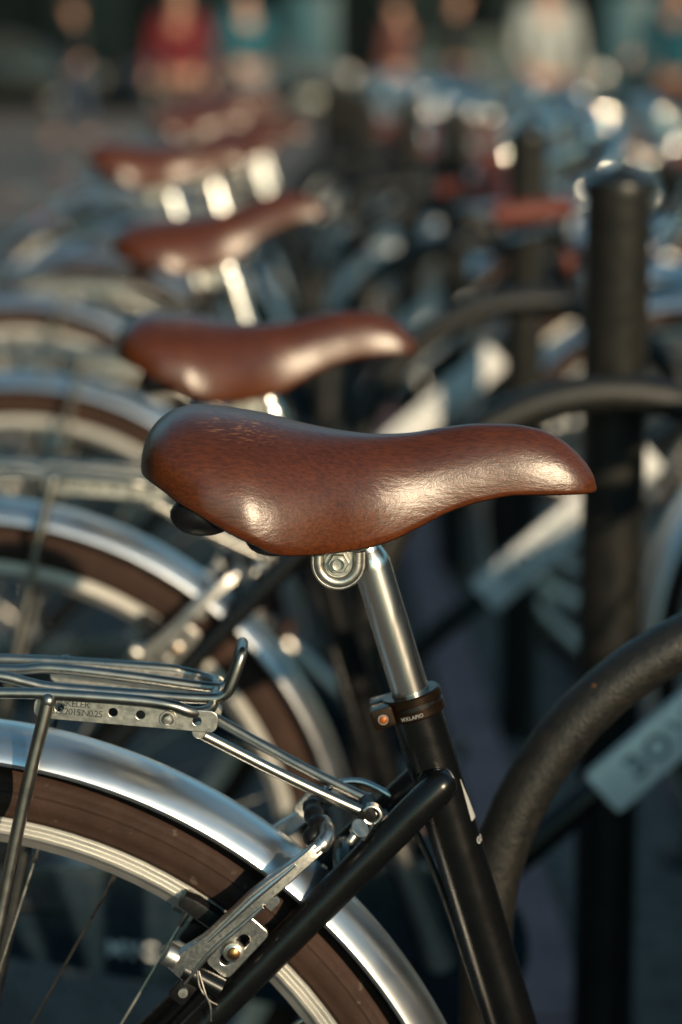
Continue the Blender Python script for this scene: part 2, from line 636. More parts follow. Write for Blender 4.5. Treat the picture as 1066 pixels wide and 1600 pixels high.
WW = [.0050, .0170, .0270, .0380, .0535, .0640, .0710, .0770, .0785, .0755, .0690, .0575, .0480, .0380, .0310, .0262, .0228, .0205, .0172, .0140, .0095, .0035]
SADDLE_O = Vector((0.2652, 0, 0.8308))


def spline(xs, ys):
    xs = np.array(xs)
    ys = np.array(ys)
    h = np.diff(xs)
    d = np.diff(ys) / h
    m = np.zeros(len(xs))
    m[1:-1] = np.where(d[:-1] * d[1:] > 0, 2 * d[:-1] * d[1:] / (d[:-1] + d[1:] + 1e-12), 0)
    m[0], m[-1] = d[0], d[-1]

    def f(x):
        i = int(min(max(np.searchsorted(xs, x) - 1, 0), len(h) - 1))
        t = (x - xs[i]) / h[i]
        return float(ys[i] * (2 * t ** 3 - 3 * t * t + 1) + h[i] * m[i] * (t ** 3 - 2 * t * t + t)
                     + ys[i + 1] * (3 * t * t - 2 * t ** 3) + h[i] * m[i + 1] * (t ** 3 - t * t))
    return f


f_top, f_bot, f_w = spline(SX, SZ), spline(BX, BZ), spline(WX, WW)


def saddle_cover():
    mb = MB()
    ns, nt_ = 96, 26
    x0, x1 = SX[0], SX[-1]
    rows = []
    for i in range(ns + 1):
        s = i / ns
        s = (0.5 - 0.5 * math.cos(math.pi * s)) * 0.85 + s * 0.15 if s > .5 else (0.5 - 0.5 * math.cos(math.pi * s)) * 0.97 + s * 0.03
        x = x0 + (x1 - x0) * s
        zt, zb, w = f_top(x), f_bot(x), max(f_w(x), 0.002)
        zb = min(zb, zt - 0.0004)
        n = 2.25 if x < 0.26 else 2.25 - 0.25 * min((x - 0.26) / 0.06, 1)
        row = []
        for j in range(-nt_, nt_ + 1):
            a = abs(j) / nt_ * math.pi / 2
            sy = math.sin(a) ** (2 / n)
            cz = math.cos(a) ** (2 / n)
            sg = -1 if j < 0 else 1
            # soft centre channel on the rear part
            row.append((x, sg * w * sy, zb + (zt - zb) * cz))
        # turned-in lip
        lip = min(0.006, w * 0.3)
        row = [(x, -w + lip, zb + 0.0012), (x, -w + lip * 0.3, zb - 0.0016)] + row + [(x, w - lip * 0.3, zb - 0.0016), (x, w - lip, zb + 0.0012)]
        rows.append(row)
    m = len(rows[0])
    vs = [p for r in rows for p in r]
    fs = [(i * m + j, i * m + j + 1, (i + 1) * m + j + 1, (i + 1) * m + j) for i in range(ns) for j in range(m - 1)]
    mb.add(vs, fs)
    return mb


def saddle_pan():
    mb = MB()
    rows = []
    xs = [0.158 + (0.415 - 0.158) * i / 30 for i in range(31)]
    for x in xs:
        w = max(f_w(x) - 0.007, 0.002)
        zb = f_bot(x)
        rows.append([(x, -w, zb + .004), (x, -w * .9, zb - .001), (x, -w * .45, zb - .0008), (x, 0, zb), (x, w * .45, zb - .0008), (x, w * .9, zb - .001), (x, w, zb + .004)])
    m = 7
    vs = [p for r in rows for p in r]
    fs = [(i * m + j, i * m + j + 1, (i + 1) * m + j + 1, (i + 1) * m + j) for i in range(len(xs) - 1) for j in range(m - 1)]
    mb.add(vs, fs)
    return mb


def fender_profile(w=0.030, re=0.357):
    # (radius, lateral) with rolled edges and two fine ridges
    out = []
    ctrl = [(-1.0, -.0010), (-1.012, .0006), (-.995, .0016)] + [(-math.sin(R(a)) / math.sin(R(57)), .0016 + .03577 * (math.cos(R(a)) - math.cos(R(57)))) for a in (55, 50, 44, 37, 30, 22, 14, 7, 0)]
    for (l, h) in ctrl:
        out.append((re + h, l * w))
    for (l, h) in ctrl[-2::-1]:
        out.append((re + h, -l * w))
    return out


def fender(mb, c, a0, a1, n=90, w=0.030, re=0.357):
    outer = fender_profile(w, re)
    inner = [(r - 0.0012, l * 0.965) for (r, l) in reversed(outer)]
    prof = outer + inner
    mb.lathe(prof, c, (0, 1, 0), n, a0, a1, closed_prof=True)
    return mb


def wheel(name, hub, parent, phase):
    """rim mesh that carries tyre, hub and spokes"""
    c = hub
    rp = [(.3040, -.0085), (.3046, -.0108), (.3062, -.0120), (.3079, -.0122), (.3081, -.0109), (.3089, -.0109), (.3091, -.0122), (.3110, -.0122), (.3112, -.0109), (.3120, -.0109), (.3122, -.0122), (.3141, -.0123), (.3143, -.0112), (.3150, -.0112), (.3152, -.0124), (.3166, -.0124), (.3174, -.0105), (.3160, -.0060)]
    prof = rp + [(r, -l) for (r, l) in reversed(rp)] + [(.2985, .006), (.2975, 0), (.2985, -.006)]
    rim = MB().lathe(prof, c, n=120, closed_prof=True).build(name, 'rim', parent, angle=30)
    tp = []
    for (r, l) in ((.3130, -.0098), (.3165, -.0115), (.3195, -.0158), (.3205, -.0163), (.3212, -.0162), (.3260, -.0190), (.3310, -.0202), (.3355, -.0199), (.3359, -.0189), (.3364, -.0189), (.3369, -.0194), (.3410, -.0165), (.3418, -.0152), (.3428, -.0150), (.3462, -.0105), (.3468, -.0092), (.3478, -.0088), (.3496, -.0035), (.3490, -.0018), (.3490, 0)):
        tp.append((r, l))
    tprof = tp + [(r, -l) for (r, l) in reversed(tp[:-1])]
    MB().lathe(tprof, c, n=120, closed_prof=True).build('tyre', 'tyre', rim, angle=50)
    h = MB().lathe([(.0045, -.062), (.0045, -.055), (.012, -.052), (.014, -.04), (.022, -.038), (.0235, -.033), (.022, -.031), (.013, -.027), (.0115, 0), (.013, .027), (.022, .031), (.0235, .033), (.022, .038), (.014, .04), (.012, .052), (.0045, .055), (.0045, .062)], c, n=28)
    h.build('hub', 'zinc', rim)
    meshes = {}
    for i in range(36):
        side = -1 if i % 2 else 1
        d = -1 if (i // 2) % 2 else 1
        key = (side, d)
        if key not in meshes:
            mb = MB()
            fa = R(58) * d
            p0 = Vector((.0218 * math.cos(fa), side * .034, .0218 * math.sin(fa)))
            p1 = Vector((.2985, side * .001, 0))
            mb.tube([p0, p1], .00105, 6)
            u = (p1 - p0).normalized()
            mb.tube([p1 - u * .011, p1 - u * .0105, p1 - u * .003, p1], [.0012, .0019, .0019, .0022], 8)
            sp = mb.build('spoke', 'spoke', rim, angle=60)
            meshes[key] = sp.data
        else:
            sp = bpy.data.objects.new('spoke', meshes[key])
            COL.objects.link(sp)
            sp.parent = rim
        sp.location = Vector(hub)
        sp.rotation_euler = (0, -(R(phase) + R(10) * i), 0)
    return rim


def hook_path(*pts, n=6):
    return smooth_path(pts, n)


def make_bicycle():
    root = empty('bicycle')
    K = root
    # ---- frame
    ang = math.atan2(BB.z - TC.z, BB.x - TC.x)
    top = ton(0, 0, 0.004)
    MB().tube([BB, top], 0.0160, 28).build('seat_tube', 'frame', K)
    MB().tube([BB + Vector((0, -.035, 0)), BB + Vector((0, .035, 0))], .021, 24).build('bottom_bracket', 'frame', K, bevel=.0015)
    dt0, dt1 = BB + Vector((.006, 0, .004)), Vector((0.948, 0, 0.733))
    dtm = (dt0 + dt1) / 2
    MB().tube([dt0, dt1], 0.0165, 22).build('down_tube', 'frame', K)
    for s in (-1, 1):
        a = Vector((0.3262, s * .0245, 0.6862))
        b = Vector((0.004, s * .058, HZ + .006))
        u = (b - a).normalized()
        st = MB()
        st.tube([a - u * .0125, a - u * .0118, a - u * .0085, a - u * .003, a + u * .02, a + u * .1, b - u * .03, b],
                [.0018, .0058, .0092, .0106, .0108, .0108, .0085, .007], 22)
        st.build('seat_stay', 'frame', K, angle=60)
        cs = MB().tube([BB + Vector((-.012, s * .028, 0)), BB + Vector((-.12, s * .042, .012)), Vector((0.02, s * .058, HZ - .004))], [.010, .010, .0075], 16)
        cs.build('chain_stay', 'frame', K)
        # welded fillet between the stay and the seat tube
        MB().ball((0.3262, s * .0165, 0.6848), (.012, .011, .013)).build('lug', 'frame', K, angle=0)
        wb = []
        for q in range(17):
            t_ = 2 * math.pi * q / 16
            wb.append((0.3262 + .0118 * math.cos(t_), s * (.0128 + .0012 * math.cos(2 * t_)), 0.6850 + .0128 * math.sin(t_)))
        MB().tube(wb[:-1], .0016, 8, closed=True).build('weld_bead', 'frame', K, angle=0)
        MB().disc((0.002, s * .060, HZ), (0, 1, 0), .016, .006, 20).build('dropout', 'frame', K)
        MB().disc((0.002, s * .068, HZ), (0, 1, 0), .009, .010, 6).build('axle_nut', 'zinc', K)
    # brake bridge between the stays, a curved plate
    br = MB()
    br.tube([(0.2700, -.030, 0.6300), (0.2690, -.012, 0.6360), (0.2690, .012, 0.6360), (0.2700, .030, 0.6300)], .0075, 12)
    br.tube([(0.2960, -.026, 0.6560), (0.2955, 0, 0.6590), (0.2960, .026, 0.6560)], .0045, 10)
    br.add([(0.2680, -.028, 0.6335), (0.2680, .028, 0.6335), (0.2965, .026, 0.6590), (0.2965, -.026, 0.6590),
            (0.2695, -.028, 0.6318), (0.2695, .028, 0.6318), (0.2980, .026, 0.6575), (0.2980, -.026, 0.6575)],
           [(0, 1, 2, 3), (7, 6, 5, 4), (0, 4, 5, 1), (1, 5, 6, 2), (2, 6, 7, 3), (3, 7, 4, 0)])
    br.build('brake_bridge', 'frame', K)
    ht0, ht1 = steer(.690), steer(.845)
    MB().lathe([(.0185, -.004), (.0215, -.002), (.0215, .010), (.0185, .013), (.0180, .15), (.0205, .155), (.0205, .167), (.018, .170)], ht0, SA, 24).build('head_tube', 'frame', K)
    # fork
    cr = steer(.676)
    fk = MB()
    fk.tube([steer(.70), cr], .014, 16)
    for s in (-1, 1):
        fk.tube(smooth_path([cr + Vector((0, s * .012, 0)), cr + Vector((.010, s * .042, -.012)), cr + Vector((.045, s * .048, -.11)), Vector((1.105, s * .050, .43)), Vector((FHUB.x, s * .052, HZ))], 6), [.013] * 12 + [.011] * 6 + [.009] * 6 + [.0075], 14)
    fk.build('fork', 'frame', K)
    # seat tube sticker: white wedge and small lettering on the front right of the tube
    def on_tube(u, v, w, a_mid=-0.072, th0=-0.35, r=0.0161):
        th = th0 + u / r
        d = TF * math.cos(th) + Vector((0, 1, 0)) * math.sin(th)
        return TC + TA * (a_mid + v) + d * (r + w + 0.0001)
    wd = MB()
    rows = [(-.010, -.0040, .0040), (-.004, -.0038, .0025), (.004, -.0034, .0008), (.012, -.0030, -.0012), (.018, -.0028, -.0022)]
    vs, fs = [], []
    for (v, ua, ub) in rows:
        for q in range(4):
            vs.append(on_tube(ua + (ub - ua) * q / 3, v, 0.0002))
    for i in range(len(rows) - 1):
        for q in range(3):
            fs.append((i * 4 + q, i * 4 + q + 1, (i + 1) * 4 + q + 1, (i + 1) * 4 + q))
    wd.add(vs, fs).build('sticker', 'white_print', K)
    put_text('lettering', 'GO', .0060, 'white_print', K, lambda u, v, w: on_tube(u, v, w * .3 + .0001, a_mid=-0.096), bold=True)

    # ---- seatpost and collar
    sp_ = MB()
    prof = [(0.0001, -.20), (.0119, -.20), (.0119, .0905), (.0118, .094), (.0109, .098), (.0095, .1015), (.0088, .104), (.0088, .128), (.0001, .128)]
    sp_.lathe(prof, TC, TA, 40)
    post = sp_.build('seatpost', 'steel', K, angle=35)
    co = MB()
    co.lathe([(.0122, .0074), (.0178, .0074), (.0188, .0064), (.0188, .0018), (.0181, .0012), (.0181, -.0002), (.0188, -.0008), (.0188, -.0064), (.0180, -.0074), (.0163, -.0074), (.0163, -.002), (.0122, -.002)], TC, TA, 48, closed_prof=True)
    collar = co.build('seat_collar', 'collar', K, angle=30)
    ear = MB()
    poly = rounded(.0140, .0128, .002)
    ear.prism(poly, -.0165, -.002)
    ear.prism(poly, .002, .0165)
    ear.build('ear', 'collar', collar, bevel=.0006, xf=lambda p: ton(p.x - .0205, p.y, p.z))
    MB().disc((0, 0, 0), (0, 1, 0), .0034, .0016, 22).build('bolt_ring', 'zinc', collar, xf=lambda p: ton(p.x - .0205, p.y - .0168, p.z - .0005))
    MB().lathe([(.0001, -.0014), (.0012, -.0013), (.0025, -.0006), (.0028, .001)], n=18).build('bolt', 'orange', collar, xf=lambda p: ton(p.x - .0205, p.y - .0176, p.z - .0005))
    # slot in the collar
    sl = MB()
    vs, fs = [], []
    for i in range(13):
        t = i / 12
        th = R(-118 + 76 * t)
        hh = .0013 * math.sqrt(max(0.0, 1 - (2 * t - 1) ** 2)) + .00015
        for (rr, a) in ((.01895, hh), (.01895, -hh)):
            vs.append(ton(rr * math.cos(th), rr * math.sin(th), .0005 + a))
        if i:
            fs.append((2 * i - 2, 2 * i - 1, 2 * i + 1, 2 * i))
    sl.add(vs, fs).build('slot', 'plastic', collar)
    put_text('lettering', "M'KLAPIO", .0034, 'white_print', collar,
             lambda u, v, w: ton(.0190 * math.cos(R(-99) + u / .019), .0190 * math.sin(R(-99) + u / .019), -.0043 + v), bold=True)

    # ---- saddle (turns about its clamp)
    O = SADDLE_O
    sad = saddle_cover().build('saddle', 'leather', K, origin=O, angle=0)
    saddle_pan().build('saddle_base', 'plastic', sad, origin=O, angle=50)
    for s in (-1, 1):
        MB().ball((0.1850, s * .058, 0.8660), (.0200, .016, .0125)).build('bumper', 'plastic', sad, origin=O, angle=0)
        MB().ball((0.2270, s * .056, 0.8500), (.0170, .015, .0090)).build('bumper', 'plastic', sad, origin=O, angle=0)
        rl = smooth_path([(0.178, s * .040, 0.890), (0.20, s * .034, 0.872), (0.235, s * .024, 0.848), (0.2652, s * .0215, 0.8350), (0.292, s * .020, 0.850), (0.33, s * .012, 0.874), (0.38, s * .006, 0.884)], 6)
        MB().tube(rl, .0035, 10).build('rail', 'zinc', sad, origin=O)
        # U-shaped cheek of the clamp
        ck = MB()
        yy = s * .030
        for (rad, rr) in ((.0120, .0034), (.0155, .0013)):
            pts = [(O.x - rad, yy, O.z + .007), (O.x - rad, yy, O.z + .003)]
            pts += [(O.x + rad * math.cos(R(a)), yy, O.z + rad * math.sin(R(a))) for a in range(180, 361, 10)]
            pts += [(O.x + rad, yy, O.z + .003), (O.x + rad, yy, O.z + .007)]
            ck.tube(pts, rr, 10)
        pl = [(O.x + .0160 * math.cos(R(a)), O.z + .0160 * math.sin(R(a))) for a in range(180, 361, 10)]
        pl += [(O.x + .0160, O.z + .007), (O.x - .0160, O.z + .007)]
        ck.prism(pl, yy - s * .0012 - .0012, yy - s * .0012 + .0012)
        ck.build('clamp_cheek', 'zinc', sad, origin=O)
        nb = MB().disc((O.x, yy + s * .0035, O.z + .0008), (0, 1, 0), .0064, .0045, 6)
        nb.disc((O.x, yy + s * .0015, O.z + .0008), (0, 1, 0), .0080, .0016, 24)
        nb.build('clamp_nut', 'zinc', sad, origin=O)
        MB().lathe([(.0001, -.0018), (.0022, -.0016), (.0033, -.0008), (.0036, .003)], (O.x, yy + s * .0062, O.z + .0008), (0, -s * -1.0, 0), 18).build('clamp_bolt', 'zinc', sad, origin=O)
    MB().tube([(O.x, -.028, O.z), (O.x, .028, O.z)], .0072, 16).build('clamp_barrel', 'zinc', sad, origin=O)
    sleeve = MB()
    sc0 = TC + TA * .1045
    sleeve.lathe([(.0090, .0), (.0103, .0005), (.0106, .002), (.0106, .026), (.0098, .028), (.0001, .028)], sc0, TA, 30)
    cb = sc0 + TA * .014
    sleeve.tube([cb, Vector((O.x, 0, O.z + .002))], .0085, 14)
    sleeve.build('clamp_sleeve', 'zinc', sad, origin=O)
    MB().disc(sc0 + TA * .017 + Vector((.0085, -.0062, .0015)), (.75, -.66, .1), .0017, .003, 12).build('grub_screw', 'zinc', sad, origin=O)

    # ---- rear wheel, fender
    wheel('rear_wheel', (0, 0, HZ), K, 65.4)
    rf = fender(MB(), (0, 0, HZ), R(-12), R(196), 110).build('rear_fender', 'fender', K, angle=28)
    for s in (-1, 1):
        MB().tube(smooth_path([(-.004, s * .066, HZ + .01), (-.18, s * .050, HZ + .16), (-.285, s * .0325, HZ + .218)], 6), .0018, 8).build('fender_stay', 'zinc', rf)
    MB().box((.2565, -.0125, .6315), (.0035, .0012, .0018), Matrix.Rotation(R(38), 3, 'Y')).build('rivet', 'zinc', rf)

    # ---- luggage rack
    zr = 0.7515
    n_r = [(-.235, -.048, zr + .004), (-.12, -.049, zr + .003), (.0594, -.045, .7533), (.0983, -.045, .7521), (.1449, -.045, .7485), (.1644, -.045, .7453), (.1765, -.042, .7404), (.1850, -.033, .7392), (.1875, -.018, .7395),
           (.1880, .018, .7392), (.1868, .034, .7385), (.1780, .044, .7400), (.1640, .045, .7432), (.1541, .045, .7452), (.1005, .045, .7491), (.0469, .045, .7516), (-.12, .049, zr + .003), (-.235, .048, zr + .004)]
    rail = MB().tube(smooth_path(n_r, 5), .0036, 12)
    rail.tube(smooth_path([(-.235, -.048, zr + .004), (-.252, -.040, zr + .004), (-.256, 0, zr + .004), (-.252, .040, zr + .004), (-.235, .048, zr + .004)], 5), .0036, 12)
    for xx in (-.2, -.05, .03):
        rail.tube([(xx, -.047, zr - .003), (xx, .047, zr - .003)], .0032, 10)
    rack = rail.build('luggage_rack', 'rack', K, angle=60)
    cl = smooth_path([(-.19, -.022, .764), (-.05, -.021, .762), (.045, -.020, .7585), (.0718, -.020, .7535), (.0875, -.020, .7502), (.135, -.020, .7462), (.1820, -.020, .7430), (.1945, -.020, .7452), (.1995, -.020, .7535), (.2050, -.018, .7695),
                      (.2056, -.010, .7716), (.2052, .004, .7716), (.2040, .013, .7690), (.1990, .015, .7510), (.1930, .015, .7415), (.1805, .015, .7412), (.132, .015, .7480), (.0835, .015, .7534), (.0511, .016, .7522), (-.05, .020, .758), (-.19, .022, .764)], 5)
    MB().tube(cl, .0036, 12).build('spring_clip', 'rack', rack, angle=60)
    for s in (-1, 1):
        MB().tube(smooth_path([(.0890, s * .047, .7490), (.0735, s * .052, .6878), (.0586, s * .056, .6196), (.03, s * .064, .49), (.006, s * .070, .372)], 6), .0042, 12).build('rack_leg', 'rack', rack, angle=60)
        MB().ball((.0890, s * .0468, .7490), .0050, 10, 7).build('weld', 'rack', rack, angle=0)
        # perforated plate hung under the rail
        L0, L1 = Vector((.0800, 0, .7442)), Vector((.1912, 0, .7343))
        pa = math.atan2(L1.z - L0.z, L1.x - L0.x)
        cx, cz = (L0.x + L1.x) / 2, (L0.z + L1.z) / 2
        ln = (L1 - L0).length
        holes = []
        for (hx, hz, hr) in ((.1279, .7407, .0031), (.1446, .7391, .0031), (.1789, .7352, .0030), (.0952, .7438, .0031)):
            holes.append((hx, hz, hr))
        me = plate_mesh(rounded(ln, .0128, .0045, cx, cz, pa), holes, .0016)
        for v in me.vertices:
            v.co.y += s * .0425
        pl_o = link('perforated_plate', me, 'zinc', rack, angle=30)
        sb = MB().disc((.1614, s * .0442, .7368), (0, 1, 0), .0052, .0014, 22)
        sb.lathe([(.0001, -.0028), (.0024, -.0026), (.0036, -.0014), (.0040, 0)], (.1614, s * .0448, .7368), (0, 1 if s < 0 else -1, 0), 20)
        sb.build('plate_bolt', 'zinc', rack)
        if s < 0:
            def on_plate(u, v, w, cx_=.1045, cz_=.7408):
                return Vector((cx_ + u * math.cos(pa) - v * math.sin(pa), -.0438 - w * .2, cz_ + u * math.sin(pa) + v * math.cos(pa)))
            put_text('lettering', '1213.2015.N0.25', .0058, 'dark_print', pl_o, on_plate, spacing=.86)
            put_text('lettering', 'WINKELER', .0058, 'dark_print', pl_o, lambda u, v, w: on_plate(u - .004, v + .0052, w), spacing=.9)
    # two rods to the seat stays
    MB().tube(smooth_path([(.1780, -.032, .7255), (.2338, -.024, .6935), (.2810, -.020, .6698), (.2880, -.0185, .6690)], 6), .0036, 12).build('rack_rod', 'rack', rack, angle=60)
    MB().tube(smooth_path([(.1840, .022, .7200), (.2371, .010, .6927), (.2790, .001, .6738), (.2860, .000, .6725)], 6), .0036, 12).build('rack_rod', 'rack', rack, angle=60)
    for (px, py, pz) in ((.1800, -.036, .7275), (.1860, .030, .7215)):
        MB().disc((px, py, pz), (0, 1, 0), .0046, .008, 18).build('rod_bolt', 'zinc', rack)
    MB().tube([(.2830, -.024, .6685), (.2830, .004, .6700)], .0058, 14).build('rubber_sleeve', 'plastic', rack, bevel=.001)
    pc = MB()
    pts = [(.2860 + .0056 * math.cos(R(a)), -.0205, .6690 + .0056 * math.sin(R(a))) for a in range(-150, 151, 20)]
    for q in (-.0035, -.0012, .0012, .0035):
        pc.tube([(p[0], p[1] + q, p[2]) for p in pts], .0011, 8)
    pc.tube(smooth_path([(.2870, -.0225, .6635), (.2835, -.026, .6580), (.2800, -.029, .6540)], 4), .0030, 8, flat=.4)
    pc.build('p_clip', 'zinc', rack)
    cbm = MB().disc((.2770, -.033, .6620), (.55, -.6, .58), .0046, .006, 6)
    cbm.disc((.2785, -.0345, .6640), (.55, -.6, .58), .0062, .0014, 18)
    cbm.lathe([(.0028, 0), (.0028, .009), (.0020, .010), (.0001, .010)], (.2770, -.033, .6620), (-.55, -.5, -.66), 14)
    cbm.build('clip_bolt', 'zinc', rack)
    MB().ball((-.262, 0, .735), (.006, .03, .016)).build('rear_reflector', 'red_lens', rack, angle=0)

    # ---- rim brake
    for s in (-1, 1):
        ysg = s
        arm = MB()
        path = [(.1640, .0500, .5765), (.1690, .0505, .5815), (.1760, .0505, .5876), (.1860, .0505, .5965), (.2000, .0500, .6098), (.2143, .0500, .6236), (.2262, .0490, .6335), (.2400, .0470, .6445), (.2480, .0455, .6510), (.2530, .0440, .6555)]
        rad = [.0076, .0094, .0080, .0062, .0060, .0064, .0060, .0046, .0042, .0044]
        pts = smooth_path([(p[0], ysg * p[1], p[2]) for p in path], 4)
        rr = []
        for i in range(len(rad) - 1):
            for q in range(4):
                rr.append(rad[i] + (rad[i + 1] - rad[i]) * q / 4)
        rr.append(rad[-1])
        # flat bar: rectangular section with soft edges
        P = [Vector(p) for p in pts]
        vs, fs = [], []
        for i, p in enumerate(P):
            t = (P[min(i + 1, len(P) - 1)] - P[max(i - 1, 0)]).normalized()
            side = Vector((0, 1, 0))
            wdir = side.cross(t).normalized()
            hw, ht = rr[i], .0040
            for (a, b) in ((-1, -.6), (-.8, -1), (.8, -1), (1, -.6), (1, .6), (.8, 1), (-.8, 1), (-1, .6)):
                vs.append(p + wdir * hw * a + side * ht * b)
        n8 = 8
        for i in range(len(P) - 1):
            for j in range(n8):
                fs.append((i * n8 + j, (i + 1) * n8 + j, (i + 1) * n8 + (j + 1) % n8, i * n8 + (j + 1) % n8))
        fs.append(tuple(range(n8)))
        fs.append(tuple((len(P) - 1) * n8 + j for j in range(n8)))
        arm.add(vs, fs)
        # raised rib, cable stop lug, hooked head
        arm.tube([(p[0] - .0012, ysg * (p[1] + .0040), p[2] + .0016) for p in path[3:8]], [.0010, .0018, .0020, .0018, .0010], 8)
        arm.box((.2225, ysg * .0500, .6235), (.0075, .0070, .0110), Matrix.Rotation(R(-45), 3, 'Y'))
        head = smooth_path([(.2500, ysg * .0450, .6530), (.2545, ysg * .043, .6560), (.2580, ysg * .038, .6600), (.2570, ysg * .030, .6640), (.2545, ysg * .024, .6660)], 4)
        arm.tube(head, [.0045] * 4 + [.0056] * 4 + [.0058] * 4 + [.0050] * 4 + [.0036], 12)
        ao = arm.build('brake_arm', 'alloy', K, bevel=0, angle=40)
        # pivot: bush and boss running to the stay
        u = Vector((-.62, 0, .35)).normalized()
        pv = Vector((.1660, ysg * .0490, .5795))
        MB().tube([pv + u * .002 + Vector((.0015, 0, .0035)), pv + u * .0105 + Vector((.0015, 0, .0035))], .0074, 22).build('bush', 'zinc', ao, bevel=.001)
        MB().tube([pv - u * .004, pv - u * .030], .0068, 16).build('boss', 'frame', ao)
        MB().box((.1700, ysg * .048, .5655), (.012, .010, .020), Matrix.Rotation(R(40), 3, 'Y')).build('spring_carrier', 'plastic', ao, bevel=.0025)
        MB().disc((.1690, ysg * .0535, .5640), (0, 1, 0), .0032, .003, 14).build('spring_screw', 'zinc', ao)
        sw = MB()
        sw.tube(smooth_path([(.1700, ysg * .054, .5700), (.1775, ysg * .0565, .5800), (.1880, ysg * .0575, .5930), (.2050, ysg * .0570, .6080), (.2190, ysg * .0560, .6205)], 6), .0010, 6)
        sw.tube(smooth_path([(.1780, ysg * .0555, .5800), (.1795, ysg * .056, .5690), (.1850, ysg * .055, .5600), (.1900, ysg * .053, .5560)], 6), .0006, 6)
        sw.tube(smooth_path([(.1790, ysg * .0555, .5790), (.1830, ysg * .057, .5650), (.1860, ysg * .056, .5560), (.1862, ysg * .055, .5460)], 6), .0006, 6)
        sw.build('spring_wire', 'zinc', ao)
        # brake shoe on a slotted bracket
        tang = Vector((.62, 0, -.785)).normalized()
        pcn = Vector((.1955, ysg * .0215, .5905))
        rot = Matrix((tang, Vector((0, 1, 0)), Vector((.785, 0, .62)).normalized())).transposed()
        pad = MB()
        pts2 = []
        for i in range(9):
            q = -0.037 + .074 * i / 8
            ang_ = q / .311
            base = math.atan2(.5905 - HZ, .1955)
            rr_ = .3105
            pts2.append((rr_ * math.cos(base - ang_), rr_ * math.sin(base - ang_) + HZ))
        vs, fs = [], []
        for i, (x, z) in enumerate(pts2):
            rad_ = Vector((x, 0, z - HZ)).normalized()
            e = .8 if i in (0, 8) else 1
            for (dr, dl) in ((-.0055, .0127), (-.0065, .020), (-.005, .026), (.005, .026), (.0065, .020), (.0055, .0127)):
                p = Vector((x, 0, z)) + rad_ * dr * e
                vs.append((p.x, ysg * dl, p.z))
            if i:
                for j in range(6):
                    fs.append((6 * i - 6 + j, 6 * i + j, 6 * i + (j + 1) % 6, 6 * i - 6 + (j + 1) % 6))
        fs += [tuple(range(6)), tuple(48 + j for j in range(6))]
        pad.add(vs, fs).build('brake_pad', 'plastic', ao, bevel=.0012)
        slot = rounded(.0085, .0255, .0042, .2010, .5890, R(-42))
        cu_out = rounded(.0180, .0400, .0040, .2025, .5905, R(-42))
        me = slotted_plate(cu_out, slot, .0045)
        for v in me.vertices:
            v.co.y += ysg * .0430
        link('shoe_bracket', me, 'alloy', ao, angle=30)
        MB().tube([(.2000, ysg * .026, .5885), (.2000, ysg * .0415, .5885)], .0040, 12).build('shoe_post', 'zinc', ao)
        ws = MB().lathe([(.0042, -.003), (.0062, -.0026), (.0070, 0), (.0068, .0022), (.0040, .0028)], (.2003, ysg * .0478, .5888), (0, 1, 0), 22)
        ws.lathe([(.0040, -.004), (.0052, -.0035), (.0054, 0)], (.2003, ysg * .0478, .5888), (0, 1 if s < 0 else -1, 0), 22)
        ws.build('washer', 'zinc', ao)
        MB().lathe([(.0001, -.0012), (.0022, -.0010), (.0036, -.0002), (.0040, .0015)], (.2003, ysg * .0520, .5888), (0, 1 if s < 0 else -1, 0), 18).build('shoe_bolt', 'brass', ao)
    # rubber boot and noodle joining both arms
    boot = MB().tube(smooth_path([(.2535, -.033, .6625), (.2510, -.022, .6660), (.2485, -.010, .6685), (.2495, .000, .6690), (.2520, .012, .6675)], 6), [.0062, .0066, .0070, .0066, .0060, .0056, .0060, .0066, .0068, .0064, .0056, .0052, .0055, .0060, .0060, .0055, .0050, .0048, .0050, .0052, .0050, .0046, .0044, .0042, .0040], 14)
    boot.ball((.2495, -.034, .6580), (.0068, .0066, .0072))
    boot.build('cable_boot', 'plastic', K, angle=60)
    MB().tube(smooth_path([(.2520, .012, .6675), (.2620, .022, .6745), (.2790, .024, .6760), (.2960, .021, .6690), (.3060, .020, .6600)], 6), .0022, 10).build('cable_noodle', 'chrome', K)
    MB().tube(smooth_path([(.3060, .020, .6600), (.3170, .018, .640), (.334, .013, .600), (.360, .010, .520), (.43, .012, .310)], 6), .0024, 10).build('brake_cable', 'cable', K)
    # carrier plate on the far arm
    fp = plate_mesh(rounded(.0095, .0180, .003, .2455, .6565, R(-42)), [(.2455, .6565, .0024)], .003)
    for v in fp.vertices:
        v.co.y += .040
    link('anchor_plate', fp, 'zinc', K, angle=30)
    MB().disc((.2455, .037, .6565), (0, 1, 0), .0036, .006, 6).build('anchor_bolt', 'zinc', K)

    # ---- drive
    gd = MB()
    outline = []
    for a in range(70, 291, 10):
        outline.append((0.0 + .046 * math.cos(R(a)), HZ - .012 + .046 * math.sin(R(a))))
    for a in range(-80, 81, 10):
        outline.append((BB.x + .088 * math.cos(R(a)), BB.z + .088 * math.sin(R(a))))
    gd.prism(outline, -.062, -.050)
    guard = gd.build('chain_guard', 'guard', K, bevel=.003)
    put_text('lettering', 'MYC O', .022, 'sign', guard, lambda u, v, w: Vector((.168 + u, -.0622 - w, .296 + v - u * .12)), bold=True, spacing=1.1)
